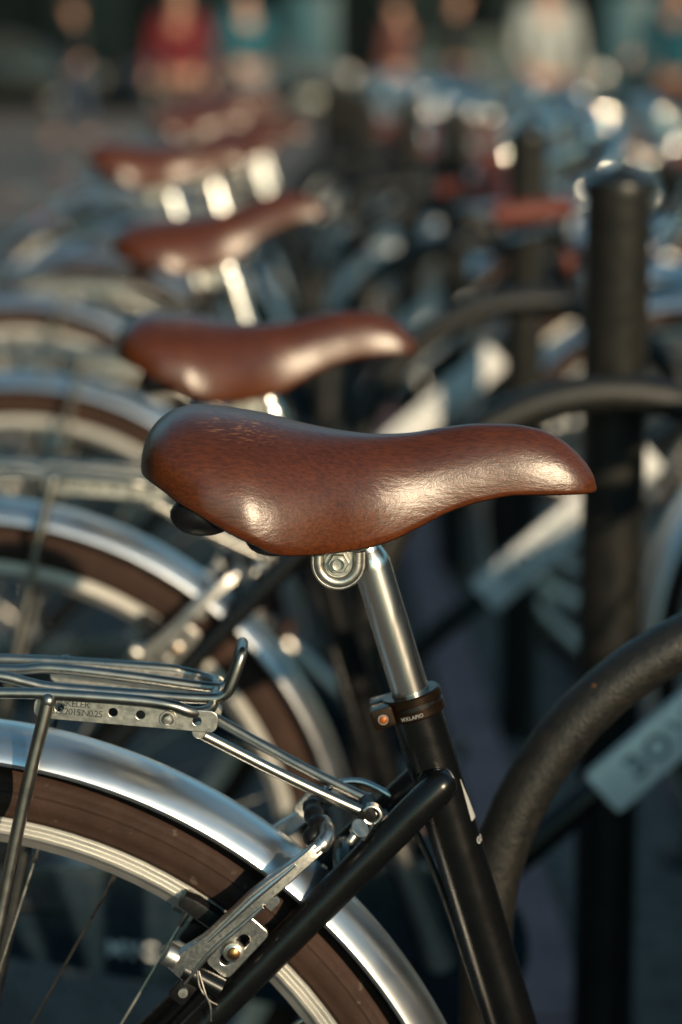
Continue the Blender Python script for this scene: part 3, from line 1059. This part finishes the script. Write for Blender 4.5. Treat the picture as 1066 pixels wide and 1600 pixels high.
    for s in (-1, 1):
        cr_ = MB()
        d = Vector((-.40, 0, .9165)) * (1 if s < 0 else -1)
        yb = s * .078
        e = BB + d * .165 + Vector((0, s * .008, 0))
        cr_.tube([BB + Vector((0, s * .055, 0)), BB + Vector((0, yb + s * .006, 0))], .0125, 18)
        cr_.tube([BB + Vector((0, yb, 0)), BB + Vector((0, yb, 0)) + d * .03, e + Vector((0, yb, 0)) - d * .02, e + Vector((0, yb, 0)) + d * .006], [.0125, .0105, .0085, .0100], 12, flat=1.25)
        co_ = cr_.build('crank', 'alloy', K, origin=BB)
        pp = e + Vector((0, yb + s * .05, 0))
        pm = MB().box(pp, (.060, .080, .016))
        pm.build('pedal', 'plastic', co_, origin=BB, bevel=.004)
        pr = MB().box(pp + Vector((.0305, 0, 0)), (.002, .05, .009))
        pr.box(pp - Vector((.0305, 0, 0)), (.002, .05, .009))
        pr.build('pedal_reflector', 'orange', co_, origin=BB)
    ks = MB().tube(smooth_path([BB + Vector((-.03, .03, -.02)), BB + Vector((-.06, .07, -.10)), BB + Vector((-.09, .13, -.283))], 5), .0075, 12)
    ks.build('kickstand', 'zinc', K)

    # ---- sign plate on the down tube
    u = (dt1 - dt0).normalized()
    nrm = Vector((-u.z, 0, u.x))
    pc0 = dt0 + u * .352
    sg = MB()
    ln_, wd_ = .29, .052
    out = rounded(ln_, wd_, .006, n=4)
    vs, fs = [], []
    k = len(out)
    for lay, (sc_, y) in enumerate(((1.0, -.0165), (1.0, -.0205), (.985, -.0220))):
        for (a, b) in out:
            bow = .0040 * (1 - (b / (wd_ / 2)) ** 2)
            vs.append(pc0 + u * a * (sc_ if lay == 2 else 1) + nrm * b * sc_ + Vector((0, y - (bow if lay else bow * .5), 0)))
    # crowned face: strips across the width
    fs += [(i, i + k, (i + 1) % k + k, (i + 1) % k) for i in range(k)]
    fs += [(i + k, i + 2 * k, (i + 1) % k + 2 * k, (i + 1) % k + k) for i in range(k)]
    sg.add(vs, fs)
    gx, gz = 16, 10
    base = len(sg.v)
    fv, ff = [], []
    for i in range(gx + 1):
        for j in range(gz + 1):
            a = (-.5 + i / gx) * (ln_ - .004)
            b = (-.5 + j / gz) * (wd_ - .003)
            bow = .0040 * (1 - (b / (wd_ / 2)) ** 2)
            fv.append(pc0 + u * a + nrm * b + Vector((0, -.0221 - bow, 0)))
    for i in range(gx):
        for j in range(gz):
            ff.append((i * (gz + 1) + j, (i + 1) * (gz + 1) + j, (i + 1) * (gz + 1) + j + 1, i * (gz + 1) + j + 1))
    sg.add(fv, ff)
    sign = sg.build('sign_plate', 'sign', K, angle=40)
    put_text('lettering', 'BONTER', .036, 'grey_print', sign,
             lambda a, b, w: pc0 + u * (a - .035) + nrm * b + Vector((0, -.0222 - .0040 * (1 - (b / (wd_ / 2)) ** 2) - w, 0)), bold=True, spacing=1.15)

    # ---- front end
    wheel('front_wheel', tuple(FHUB), K, 20)
    ff_ = fender(MB(), tuple(FHUB), R(18), R(215), 70).build('front_fender', 'fender', K, angle=28)
    for s in (-1, 1):
        MB().tube([(FHUB.x - .004, s * .060, HZ), (FHUB.x - .27, s * .0325, HZ - .23)], .0018, 8).build('fender_stay', 'zinc', ff_)
    stem_top = steer(.945)
    stm = MB().tube([steer(.85), steer(.93), stem_top], [.0112, .0112, .0112], 18)
    bc = Vector((0.955, 0, 0.962))
    stm.tube(smooth_path([stem_top + Vector((0, 0, -.012)), stem_top + Vector((.02, 0, .004)), bc], 5), .0125, 16)
    stm.tube([bc + Vector((0, -.022, 0)), bc + Vector((0, .022, 0))], .0175, 18)
    stm.build('stem', 'chrome', K)
    half = [(0.955, 0, 0.962), (0.958, .05, 0.963), (0.985, .11, 0.985), (1.010, .17, 1.010), (1.005, .225, 1.010), (0.985, .262, .965), (0.950, .278, .908), (0.900, .285, .888), (0.80, .290, .880)]
    full = [(p[0], -p[1], p[2]) for p in reversed(half)] + half[1:]
    bars = MB().tube(smooth_path(full, 6), .0112, 14).build('handlebar', 'chrome', K)
    for s in (-1, 1):
        a, b = Vector((0.925, s * .2825, .893)), Vector((0.795, s * .290, .879))
        d = (b - a).normalized()
        gp = MB().tube([a, a + d * .004, a + d * .008, a + d * .03, a + d * .06, a + d * .095, b - d * .010, b - d * .003, b], [.0155, .019, .0165, .0165, .0178, .0165, .018, .0165, .010], 18)
        gp.build('grip', 'grip', bars)
        lv = MB().tube(smooth_path([(0.945, s * .272, .925), (0.95, s * .262, .905), (0.93, s * .262, .885), (0.88, s * .268, .858), (0.82, s * .272, .842)], 5), [.008] * 5 + [.0065] * 15 + [.005], 12, flat=.6)
        lv.tube([(0.955, s * .279, .93), (0.935, s * .284, .918)], .0165, 16)
        lv.build('brake_lever', 'chrome', bars)
        MB().tube(smooth_path([(0.955, s * .262, .915), (1.03, s * .20, .93), (1.06, s * .08, .90), (1.02, s * .03, .82), (0.985, s * .025, .70)], 6), .0025, 8).build('brake_cable', 'cable', bars)
    bell = MB().lathe([(.0001, .030), (.008, .029), (.018, .024), (.025, .014), (.027, .004), (.0265, 0), (.024, .001), (.0001, .004)], (0.968, -.095, .995), (0, 0, 1), 26)
    bell.tube([(0.968, -.095, .982), (0.968, -.095, 1.0)], .006, 12)
    bell.build('bell', 'chrome', bars)
    lp = Vector((1.005, 0, .80))
    hl = MB().lathe([(.0001, -.045), (.012, -.043), (.022, -.034), (.029, -.018), (.032, 0), (.033, .012), (.031, .015)], lp, (1, 0, -.12), 28)
    hl.tube([lp - Vector((.03, 0, 0)), steer(.78) + Vector((.018, 0, .004))], .006, 10)
    lamp = hl.build('headlamp', 'chrome', K)
    MB().lathe([(.031, .0140), (.022, .018), (.0001, .021)], lp, (1, 0, -.12), 24).build('lens', 'glass', lamp)
    return root


def slotted_plate(outline, slot, thick):
    cu = bpy.data.curves.new('plate', 'CURVE')
    cu.dimensions = '2D'
    cu.fill_mode = 'BOTH'
    cu.extrude = thick / 2
    cu.bevel_depth = thick * 0.12
    cu.bevel_resolution = 1
    for pts in (outline, slot):
        s = cu.splines.new('POLY')
        s.points.add(len(pts) - 1)
        for p, q in zip(s.points, pts):
            p.co = (q[0], q[1], 0, 1)
        s.use_cyclic_u = True
    ob = bpy.data.objects.new('plate', cu)
    COL.objects.link(ob)
    dg = bpy.context.evaluated_depsgraph_get()
    me = bpy.data.meshes.new_from_object(ob.evaluated_get(dg))
    bpy.data.objects.remove(ob)
    bpy.data.curves.remove(cu)
    for v in me.vertices:
        v.co = Vector((v.co.x, -v.co.z, v.co.y))
    return me


proto = make_bicycle()
KIDS = {}
for o in bpy.data.objects:
    if o.parent is not None:
        KIDS.setdefault(o.parent.name, []).append(o)

#        x (hub)  y     yaw   lift  tilt  crank  label
BIKES = [
    (-.2668, 1.4679, 0.0, 0.000, 0.0, 0, 'nearest black bicycle in sharp focus, worn brown leather saddle and silver rear rack'),
    (-.3560, 2.2300, 3.0, -.020, 3.4, 4, 'second bicycle from the front, its brown saddle just behind the sharp one'),
    (-.4200, 3.1300, -1.0, 0.024, 14.0, -22, 'third bicycle from the front, brown saddle tipped steeply nose up'),
    (-.5550, 4.1500, 0.0, 0.072, 2.0, 60, 'fourth bicycle from the front, high saddle left of three bright seatposts'),
    (-.5350, 5.1000, -9.0, 0.040, 6.0, 110, 'fifth bicycle from the front, blurred, middle one of three bright seatposts'),
    (-.4800, 6.0000, -2.0, 0.035, 12.0, 10, 'sixth bicycle from the front, blurred, right one of three bright seatposts'),
    (-0.6600, 6.7500, 3.0, 0.060, 3.0, 80, 'seventh bicycle from the front, strongly blurred, in the receding row'),
    (-0.5200, 7.2500, -2.0, 0.020, 6.0, 20, 'eighth bicycle from the front, strongly blurred, in the receding row'),
    (-0.6100, 7.7000, 0.0, 0.020, 5.0, 40, 'ninth bicycle from the front, strongly blurred, in the receding row'),
    (-0.7000, 8.1500, 4.0, 0.050, 3.0, 120, 'tenth bicycle from the front, strongly blurred, in the receding row'),
    (-0.6200, 8.6000, -3.0, 0.050, 2.0, 140, 'eleventh bicycle from the front, strongly blurred, in the receding row'),
    (-0.7400, 9.0500, 2.0, 0.020, 5.0, 10, 'twelfth bicycle from the front, strongly blurred, in the receding row'),
    (-0.6300, 9.5000, 2.0, 0.030, 8.0, 20, 'seventh last bicycle at the far end of the blurred row'),
    (-0.7600, 9.9500, -1.0, 0.050, 3.0, 60, 'sixth last bicycle at the far end of the blurred row'),
    (-0.7000, 10.4000, 0.0, 0.060, 4.0, 70, 'fifth last bicycle at the far end of the blurred row'),
    (-0.8000, 10.8500, 2.0, 0.030, 5.0, 90, 'fourth last bicycle at the far end of the blurred row'),
    (-0.7200, 11.3000, -2.0, 0.010, 3.0, 100, 'third last bicycle at the far end of the blurred row'),
    (-0.8200, 11.8000, 1.0, 0.040, 5.0, 30, 'second last bicycle at the far end of the blurred row'),
    (-0.7800, 12.3000, 0.0, 0.030, 4.0, 50, 'last bicycle at the far end of the blurred row'),
]


def first(o, stem_):
    for ch in o.children:
        if ch.name.split('.')[0] == stem_:
            yield ch


STEER = {2.23: 5, 3.13: 17, 5.1: -4, 6.0: 9, 6.75: -6, 7.25: 14, 7.7: 12, 8.6: 4, 9.05: -10, 9.95: 8, 10.85: -7, 4.72: 10, 5.62: -8, 7.48: 12}
OPP = [(1.74, 4.72, 182, 0.02, 3, 30), (1.70, 5.62, 178, 0.04, 5, 90), (1.78, 6.42, 181, 0.0, 2, 10), (1.72, 7.48, 177, 0.05, 4, 60), (1.76, 8.36, 183, 0.02, 6, 120), (1.70, 9.28, 180, 0.03, 3, 45), (1.76, 10.18, 178, 0.03, 3, 75)]
ONAME = ['nearest', 'second nearest', 'third nearest', 'fourth nearest', 'third farthest', 'second farthest', 'farthest']
for q, nm in zip(OPP, ONAME):
    BIKES.append((*q, '%s of the blurred bicycles facing left beyond the posts' % nm))
roots = [proto] + [copy_tree(proto) for _ in BIKES[1:]]
bpy.context.view_layer.update()
for root, (bx, by, yaw, lift, tilt, ck, lab) in zip(roots, BIKES):
    root.location = (bx, by, 0)
    root.rotation_euler = (0, 0, R(yaw))
    tag(root, lab, 'bicycle', 'bicycles facing left in the opposite row' if abs(yaw) > 90 else 'bicycles parked side by side in the row')
    for sd in first(root, 'saddle'):
        sd.location = SADDLE_O + TA * lift
        sd.rotation_euler = (0, -R(tilt), 0)
    turn = STEER.get(round(by, 2), 0)
    if turn:
        pt = steer(.8)
        mtx = Matrix.Translation(pt) @ Matrix.Rotation(R(turn), 4, SA) @ Matrix.Translation(-pt)
        for nm in ('fork', 'stem', 'handlebar', 'headlamp', 'front_fender', 'front_wheel'):
            for pt_o in first(root, nm):
                pt_o.matrix_local = mtx @ pt_o.matrix_local
    for sp in first(root, 'seatpost'):
        sp.location = TA * lift
    for c in first(root, 'crank'):
        c.rotation_euler = (0, R(ck), 0)

# ------------------------------------------------------------------ arched bike stands and posts
ORD = ['first', 'second', 'third', 'fourth', 'fifth', 'sixth', 'seventh', 'eighth', 'ninth', 'tenth', 'eleventh', 'twelfth', 'thirteenth']
pts = [(-.245, 0, -.05), (-.245, 0, .15), (-.245, 0, .36), (-.245, 0, .50)]
pts += [(.245 * math.cos(R(a)), 0, .525 + .245 * math.sin(R(a))) for a in range(180, -1, -6)]
pts += [(.245, 0, .50), (.245, 0, .36), (.245, 0, .15), (.245, 0, -.05)]
st0 = MB().tube(pts, .0185, 28).build('bike_stand', 'stand', angle=60)
for s in (-1, 1):
    MB().lathe([(.018, .012), (.045, .010), (.048, .008), (.048, .001)], (s * .245, 0, 0), (0, 0, 1), 28).build('foot_flange', 'stand', st0)
kids = list(st0.children)
STANDS = [(.346, 1.600, 0), (.272, 2.400, .04), (.262, 3.300, .04), (.22, 4.32, .04), (.19, 5.28, .04), (.16, 6.18, .04), (.12, 7.03, .04), (.09, 7.88, .04), (.06, 8.73, .04)]
for i, (x, y, dz) in enumerate(STANDS):
    o = st0 if i == 0 else st0.copy()
    if i:
        COL.objects.link(o)
        for k in kids:
            c = k.copy()
            COL.objects.link(c)
            c.parent = o
    o.location = (x, y, 0)
    o.scale = (1, 1, 1 + dz)
    lab = 'worn black steel arch stand just behind the nearest seat tube' if i == 0 else 'black steel arch bike stand, %s from the front of the row' % ORD[i]
    tag(o, lab, 'bike stand', 'arched bike stands between the bicycles')

pb = MB().lathe([(.0325, -.02), (.0325, .99), (.0330, .992), (.0330, .999)], n=32, axis=(0, 0, 1)).build('steel_post', 'post', angle=40)
MB().lathe([(.0345, .996), (.0350, 1.001), (.0342, 1.006), (.020, 1.016), (.0001, 1.024)], n=32, axis=(0, 0, 1)).build('cap', 'post', pb, angle=30)
MB().lathe([(.0335, .012), (.052, .010), (.054, .001)], n=32, axis=(0, 0, 1)).build('base_plate', 'post', pb)
kids = list(pb.children)
POSTS = [(.281, 2.45), (.298, 3.95), (.246, 5.2), (.178, 6.4), (.065, 7.6), (.03, 8.8), (-.02, 10.0), (-.06, 11.2)]
for i in range(len(POSTS)):
    o = pb if i == 0 else pb.copy()
    if i:
        COL.objects.link(o)
        for k in kids:
            c = k.copy()
            COL.objects.link(c)
            c.parent = o
    o.location = (*POSTS[i], 0)
    o.rotation_euler = (0, R(random.uniform(-.4, .4)), random.uniform(0, 6))
    lab = 'thick black round steel post nearest the camera, right of the sharp saddle' if i == 0 else 'black round steel post with flat cap, %s post from the front' % ORD[i]
    tag(o, lab, 'post', 'black posts along the row')

# ------------------------------------------------------------------ wall added out of view on the right to shade the row's foot
M['wall'] = mat('dark_red_brickwork', (0.16, 0.085, 0.06), 0.85, 0, 0.4, 9, bump=0.5, bump_scale=60)
wall = MB().box((1.68, -.82, 0.575), (.28, 8.36, 1.15)).build('shade_wall', 'wall', bevel=.01)
tag(wall, 'long dark brick wall, unseen, added to shade the foot of the row', 'wall')
cp = MB().box((0, 0, 0), (.36, .64, .07)).build('coping_stone', mat('coping_concrete', (0.3, 0.29, 0.27), 0.85, 0, 0.3, 12, bump=0.4, bump_scale=80), wall, bevel=.008)
for i in range(13):
    c = cp if i == 0 else cp.copy()
    if i:
        COL.objects.link(c)
    c.location = (1.68, -4.67 + i * .65, 1.186)

# ------------------------------------------------------------------ background: people, cars, shop fronts
SKIN = mat('skin', (0.42, 0.22, 0.15), 0.55, 0, 0.15, 30)
HAIR = mat('dark_hair', (0.03, 0.018, 0.012), 0.6, 0, 0.4, 60)


def skinned(name, nodes, edges, material, parent, sub=2):
    me = bpy.data.meshes.new(name)
    names = list(nodes)
    idx = {n: i for i, n in enumerate(names)}
    me.from_pydata([nodes[n][0] for n in names], [(idx[a], idx[b]) for a, b in edges], [])
    me.materials.append(material)
    ob = bpy.data.objects.new(name, me)
    COL.objects.link(ob)
    ob.parent = parent
    md = ob.modifiers.new('skin', 'SKIN')
    md.use_smooth_shade = True
    for i, n in enumerate(names):
        r = nodes[n][1]
        me.skin_vertices[0].data[i].radius = r if isinstance(r, tuple) else (r, r)
    me.skin_vertices[0].data[0].use_root = True
    sb = ob.modifiers.new('smooth', 'SUBSURF')
    sb.levels = sb.render_levels = sub
    return ob


def person(x, y, rz, h, top, legs, label, arm_bend=0.0, step=0.0, hair=HAIR):
    k = h / 1.75
    root = empty('person', (x, y, 0), rz)
    tag(root, label, 'person')
    Z = lambda *p: tuple(c * k for c in p)
    body = {'pelvis': (Z(0, 0, .93), (.15 * k, .11 * k)), 'waist': (Z(0, 0, 1.08), (.135 * k, .10 * k)), 'chest': (Z(0, 0, 1.30), (.165 * k, .115 * k)), 'neck0': (Z(0, 0, 1.45), .065 * k), 'neck': (Z(0, .01, 1.52), .055 * k),
            'jaw': (Z(0, .03, 1.585), (.065 * k, .075 * k)), 'face': (Z(0, .02, 1.66), (.075 * k, .092 * k)), 'crown': (Z(0, 0, 1.735), (.055 * k, .065 * k))}
    e = [('pelvis', 'waist'), ('waist', 'chest'), ('chest', 'neck0'), ('neck0', 'neck'), ('neck', 'jaw'), ('jaw', 'face'), ('face', 'crown')]
    for s, t in ((-1, 'l'), (1, 'r')):
        b = arm_bend * (1 if s > 0 else .4)
        body.update({'sh' + t: (Z(s * .19, 0, 1.41), .058 * k), 'el' + t: (Z(s * .25, .02, 1.13), .043 * k), 'wr' + t: (Z(s * .24, .06 + .2 * b, .90 + .22 * b), .030 * k), 'ha' + t: (Z(s * .235, .09 + .26 * b, .80 + .26 * b), (.022 * k, .042 * k)),
                     'kn' + t: (Z(s * .105, .03 + s * step * .5, .50), .062 * k), 'hi' + t: (Z(s * .10, s * step * .2, .84), .085 * k), 'an' + t: (Z(s * .11, s * step, .09), .042 * k), 'to' + t: (Z(s * .12, s * step + .15, .035), (.042 * k, .030 * k))})
        e += [('chest', 'sh' + t), ('sh' + t, 'el' + t), ('el' + t, 'wr' + t), ('wr' + t, 'ha' + t), ('pelvis', 'hi' + t), ('hi' + t, 'kn' + t), ('kn' + t, 'an' + t), ('an' + t, 'to' + t)]
    skinned('body', body, e, SKIN, root)
    g = 1.16
    up = {n: (body[n][0], tuple(q * g for q in (body[n][1] if isinstance(body[n][1], tuple) else (body[n][1],) * 2))) for n in ('chest', 'waist', 'pelvis', 'shl', 'ell', 'wrl', 'shr', 'elr', 'wrr', 'neck0')}
    skinned('jacket', up, [('chest', 'waist'), ('waist', 'pelvis'), ('chest', 'shl'), ('shl', 'ell'), ('ell', 'wrl'), ('chest', 'shr'), ('shr', 'elr'), ('elr', 'wrr'), ('chest', 'neck0')], top, root)
    lo = {n: (body[n][0], tuple(q * g for q in (body[n][1] if isinstance(body[n][1], tuple) else (body[n][1],) * 2))) for n in ('pelvis', 'hil', 'knl', 'anl', 'hir', 'knr', 'anr')}
    skinned('trousers', lo, [('pelvis', 'hil'), ('hil', 'knl'), ('knl', 'anl'), ('pelvis', 'hir'), ('hir', 'knr'), ('knr', 'anr')], legs, root)
    MB().ball(Z(0, -.018, 1.695), (.088 * k, .105 * k, .095 * k)).build('hair', hair, root, angle=0)
    for s in (-1, 1):
        MB().ball(Z(s * .03, .108, 1.665), (.011 * k, .008 * k, .008 * k), 8, 6).build('eye', 'plastic', root, angle=0)
    MB().ball(Z(0, .118, 1.635), (.012 * k, .018 * k, .022 * k), 8, 6).build('nose', SKIN, root, angle=0)
    return root


def cloth(name, c):
    return mat(name, c, 0.85, 0, 0.2, 14, bump=0.2, bump_scale=60)


denim = cloth('blue_denim', (0.03, 0.05, 0.09))
blackc = cloth('black_cloth', (0.012, 0.012, 0.014))
beige = cloth('brown_cloth', (0.09, 0.055, 0.045))
person(-1.32, 20.2, R(170), 1.72, cloth('red_wool', (0.13, 0.008, 0.013)), beige, 'blurred person in a red jacket standing beyond the row', .3, .08)
person(-.87, 22.5, R(20), 1.80, cloth('teal_cotton', (0.010, 0.085, 0.12)), cloth('white_cotton_trousers', (0.20, 0.21, 0.22)), 'blurred person in a teal top right of the red jacket', .5, .12)
person(1.46, 17.6, R(200), 1.76, cloth('white_cotton', (0.30, 0.32, 0.32)), blackc, 'blurred person in a white top behind the handlebars', .6, .05)
person(2.35, 17.2, R(150), 1.74, cloth('petrol_blue_cotton', (0.005, 0.075, 0.11)), blackc, 'blurred person in a petrol blue top at the far right', 1.0, .1)

person(-3.35, 31.0, R(110), 1.78, blackc, denim, 'blurred person in black clothes at the far left', .2, .2)
person(.55, 24.0, R(60), 1.70, cloth('brown_wool', (0.10, 0.035, 0.03)), blackc, 'blurred person in a brown jacket near the middle', .4, .15)
person(1.25, 27.0, R(-80), 1.82, blackc, denim, 'blurred person in black left of the white top', .3, .2)


def car(x, y, rz, paint, label):
    root = empty('parked_car', (x, y, 0), rz)
    tag(root, label, 'car', 'cars parked across the street')
    side = [(-2.1, .35), (-2.15, .55), (-2.1, .80), (-1.95, .92), (-1.55, .98), (-1.15, 1.34), (-.75, 1.45), (.35, 1.46), (.80, 1.36), (1.30, 1.00), (1.95, .88), (2.12, .70), (2.15, .48), (2.08, .32)]
    b = MB()
    b.prism(side, -.84, .84)
    body = b.build('body', paint, root, bevel=.07)
    gl = mat('car_glass', (0.015, 0.02, 0.022), 0.08, 0, 0.1, 5, coat=0.3)
    for s in (-1, 1):
        for poly in ([(-1.42, 1.00), (-1.08, 1.30), (-.72, 1.39), (-.25, 1.40), (-.25, 1.00)], [(-.17, 1.00), (-.17, 1.40), (.34, 1.40), (.74, 1.31), (1.10, 1.02)]):
            w = MB()
            w.prism(poly, s * .845 - .006, s * .845 + .006)
            w.build('window', gl, root)
        MB().box((-.2, s * .85, .86), (.16, .02, .03)).build('door_handle', 'chrome', root, bevel=.006)
        for wx in (-1.35, 1.32):
            w = MB().lathe([(.19, -.10), (.30, -.11), (.325, -.07), (.325, .07), (.30, .11), (.19, .10)], (wx, s * .76, .325), n=28).build('wheel', 'plastic', root)
            MB().lathe([(.0001, -.10), (.06, -.105), (.07, -.07), (.17, -.06), (.20, -.10)], (wx, s * .76, .325), (0, -s, 0), 24).build('wheel_rim', 'alloy', w)
        MB().ball((2.06, s * .62, .68), (.07, .16, .07)).build('headlight', 'glass', root, angle=0)
        MB().ball((-2.08, s * .66, .78), (.06, .13, .08)).build('tail_light', 'red_lens', root, angle=0)
    return root


navy = mat('navy_car_paint', (0.008, 0.014, 0.024), 0.25, 0, 0.1, 3, coat=0.6)
blk = mat('black_car_paint', (0.006, 0.007, 0.008), 0.25, 0, 0.1, 3, coat=0.6)
teal = mat('teal_car_paint', (0.01, 0.10, 0.13), 0.25, 0, 0.1, 3, coat=0.6)
grey = mat('grey_car_paint', (0.05, 0.055, 0.055), 0.25, 0, 0.1, 3, coat=0.6)
car(-6.4, 45.0, 0, blk, 'black car parked far left across the street')
car(-1.9, 45.4, R(1), navy, 'navy car parked behind the red jacket across the street')
car(2.7, 45.1, R(-1), grey, 'dark grey car parked across the street near the centre')
car(7.3, 45.3, R(180), blk, 'black car parked across the street behind the right posts')

M['black_wood'] = mat('black_painted_wood', (0.003, 0.006, 0.007), 0.7, 0, 0.3, 3, spec=0.05)
M['dark_brick'] = mat('dark_brick_front', (0.035, 0.020, 0.016), 0.9, 0, 0.4, 3, bump=0.4, bump_scale=30, spec=0.2)
M['shop_glass'] = mat('shop_glass', (0.004, 0.008, 0.010), 0.2, 0, 0.1, 2, spec=0.15)
M['teal_wood'] = mat('teal_painted_wood', (0.004, 0.06, 0.085), 0.5, 0, 0.2, 3)
M['cream_wood'] = mat('cream_painted_wood', (0.5, 0.47, 0.40), 0.5, 0, 0.1, 3)


def house(x, w, y, door_mat, label, trim='black_wood', rz=0.0, group='shop houses across the street'):
    root = empty('shop_house', (x, y, 0), rz)
    tag(root, label, 'building', group)
    H = 10.5
    wl_ = MB().box((0, 2.5, 3.6 + (H - 3.6) / 2), (w - .04, 5, H - 3.6)).build('wall', 'dark_brick', root)
    MB().box((0, 2.6, 1.8), (w - .10, 4.8, 3.58)).build('shop_front', trim, root)
    MB().box((0, -.06, 3.55), (w - .06, .42, .5)).build('fascia', trim, root, bevel=.03)
    MB().box((0, -.12, H + .12), (w, .5, .26)).build('cornice', 'cream_wood', root, bevel=.04)
    n = 3
    for i in range(n):
        cx = -w / 2 + (i + .5) * w / n
        if i == 1:
            d = MB().box((cx, .16, 1.15), (1.0, .08, 2.3)).build('door', door_mat, root, bevel=.01)
            MB().ball((cx + .4, .10, 1.05), .04, 10, 7).build('door_handle', 'chrome', d, angle=0)
        else:
            f = MB().box((cx, .14, 1.75), (w / n - .35, .10, 2.3)).build('shop_window', trim, root, bevel=.01)
            MB().box((cx, .08, 1.75), (w / n - .55, .03, 2.1)).build('pane', 'shop_glass', f)
        for zz in (5.2, 8.0):
            f = MB().box((cx, -.02, zz), (1.15, .14, 1.9)).build('window', 'cream_wood', root, bevel=.01)
            MB().box((cx, -.095, zz), (.95, .02, 1.7)).build('pane', 'shop_glass', f)
            MB().box((cx, -.11, zz), (.95, .02, .06)).build('glazing_bar', 'cream_wood', f)
    return root


hx = -31.0
LAB = ['leftmost shop house', 'second shop house from the left', 'third shop house from the left, teal door', 'fourth shop house from the left', 'middle shop house behind the row', 'shop house right of the middle one, teal door', 'third shop house from the right', 'second shop house from the right', 'rightmost shop house']
for i, (w, dm) in enumerate([(7, 'black_wood'), (6.4, 'teal_wood'), (7, 'teal_wood'), (6.6, 'black_wood'), (6.8, 'teal_wood'), (6.2, 'teal_wood'), (7, 'black_wood'), (7, 'teal_wood'), (7, 'black_wood')]):
    house(hx + w / 2, w, 50.0, dm, LAB[i] + ' across the street, dark painted front')
    hx += w

# houses added out of view on the left to darken reflections
for i, (y0, dm) in enumerate([(-17.5, 'black_wood'), (-10.4, 'teal_wood'), (-3.3, 'black_wood'), (3.8, 'teal_wood'), (10.9, 'black_wood'), (18.0, 'black_wood')]):
    house(-13.5, 7.0, y0, dm, ['first', 'second', 'third', 'fourth', 'fifth', 'sixth'][i] + ' unseen house added on the left to darken reflections', rz=R(90), group='unseen houses added for darker reflections')
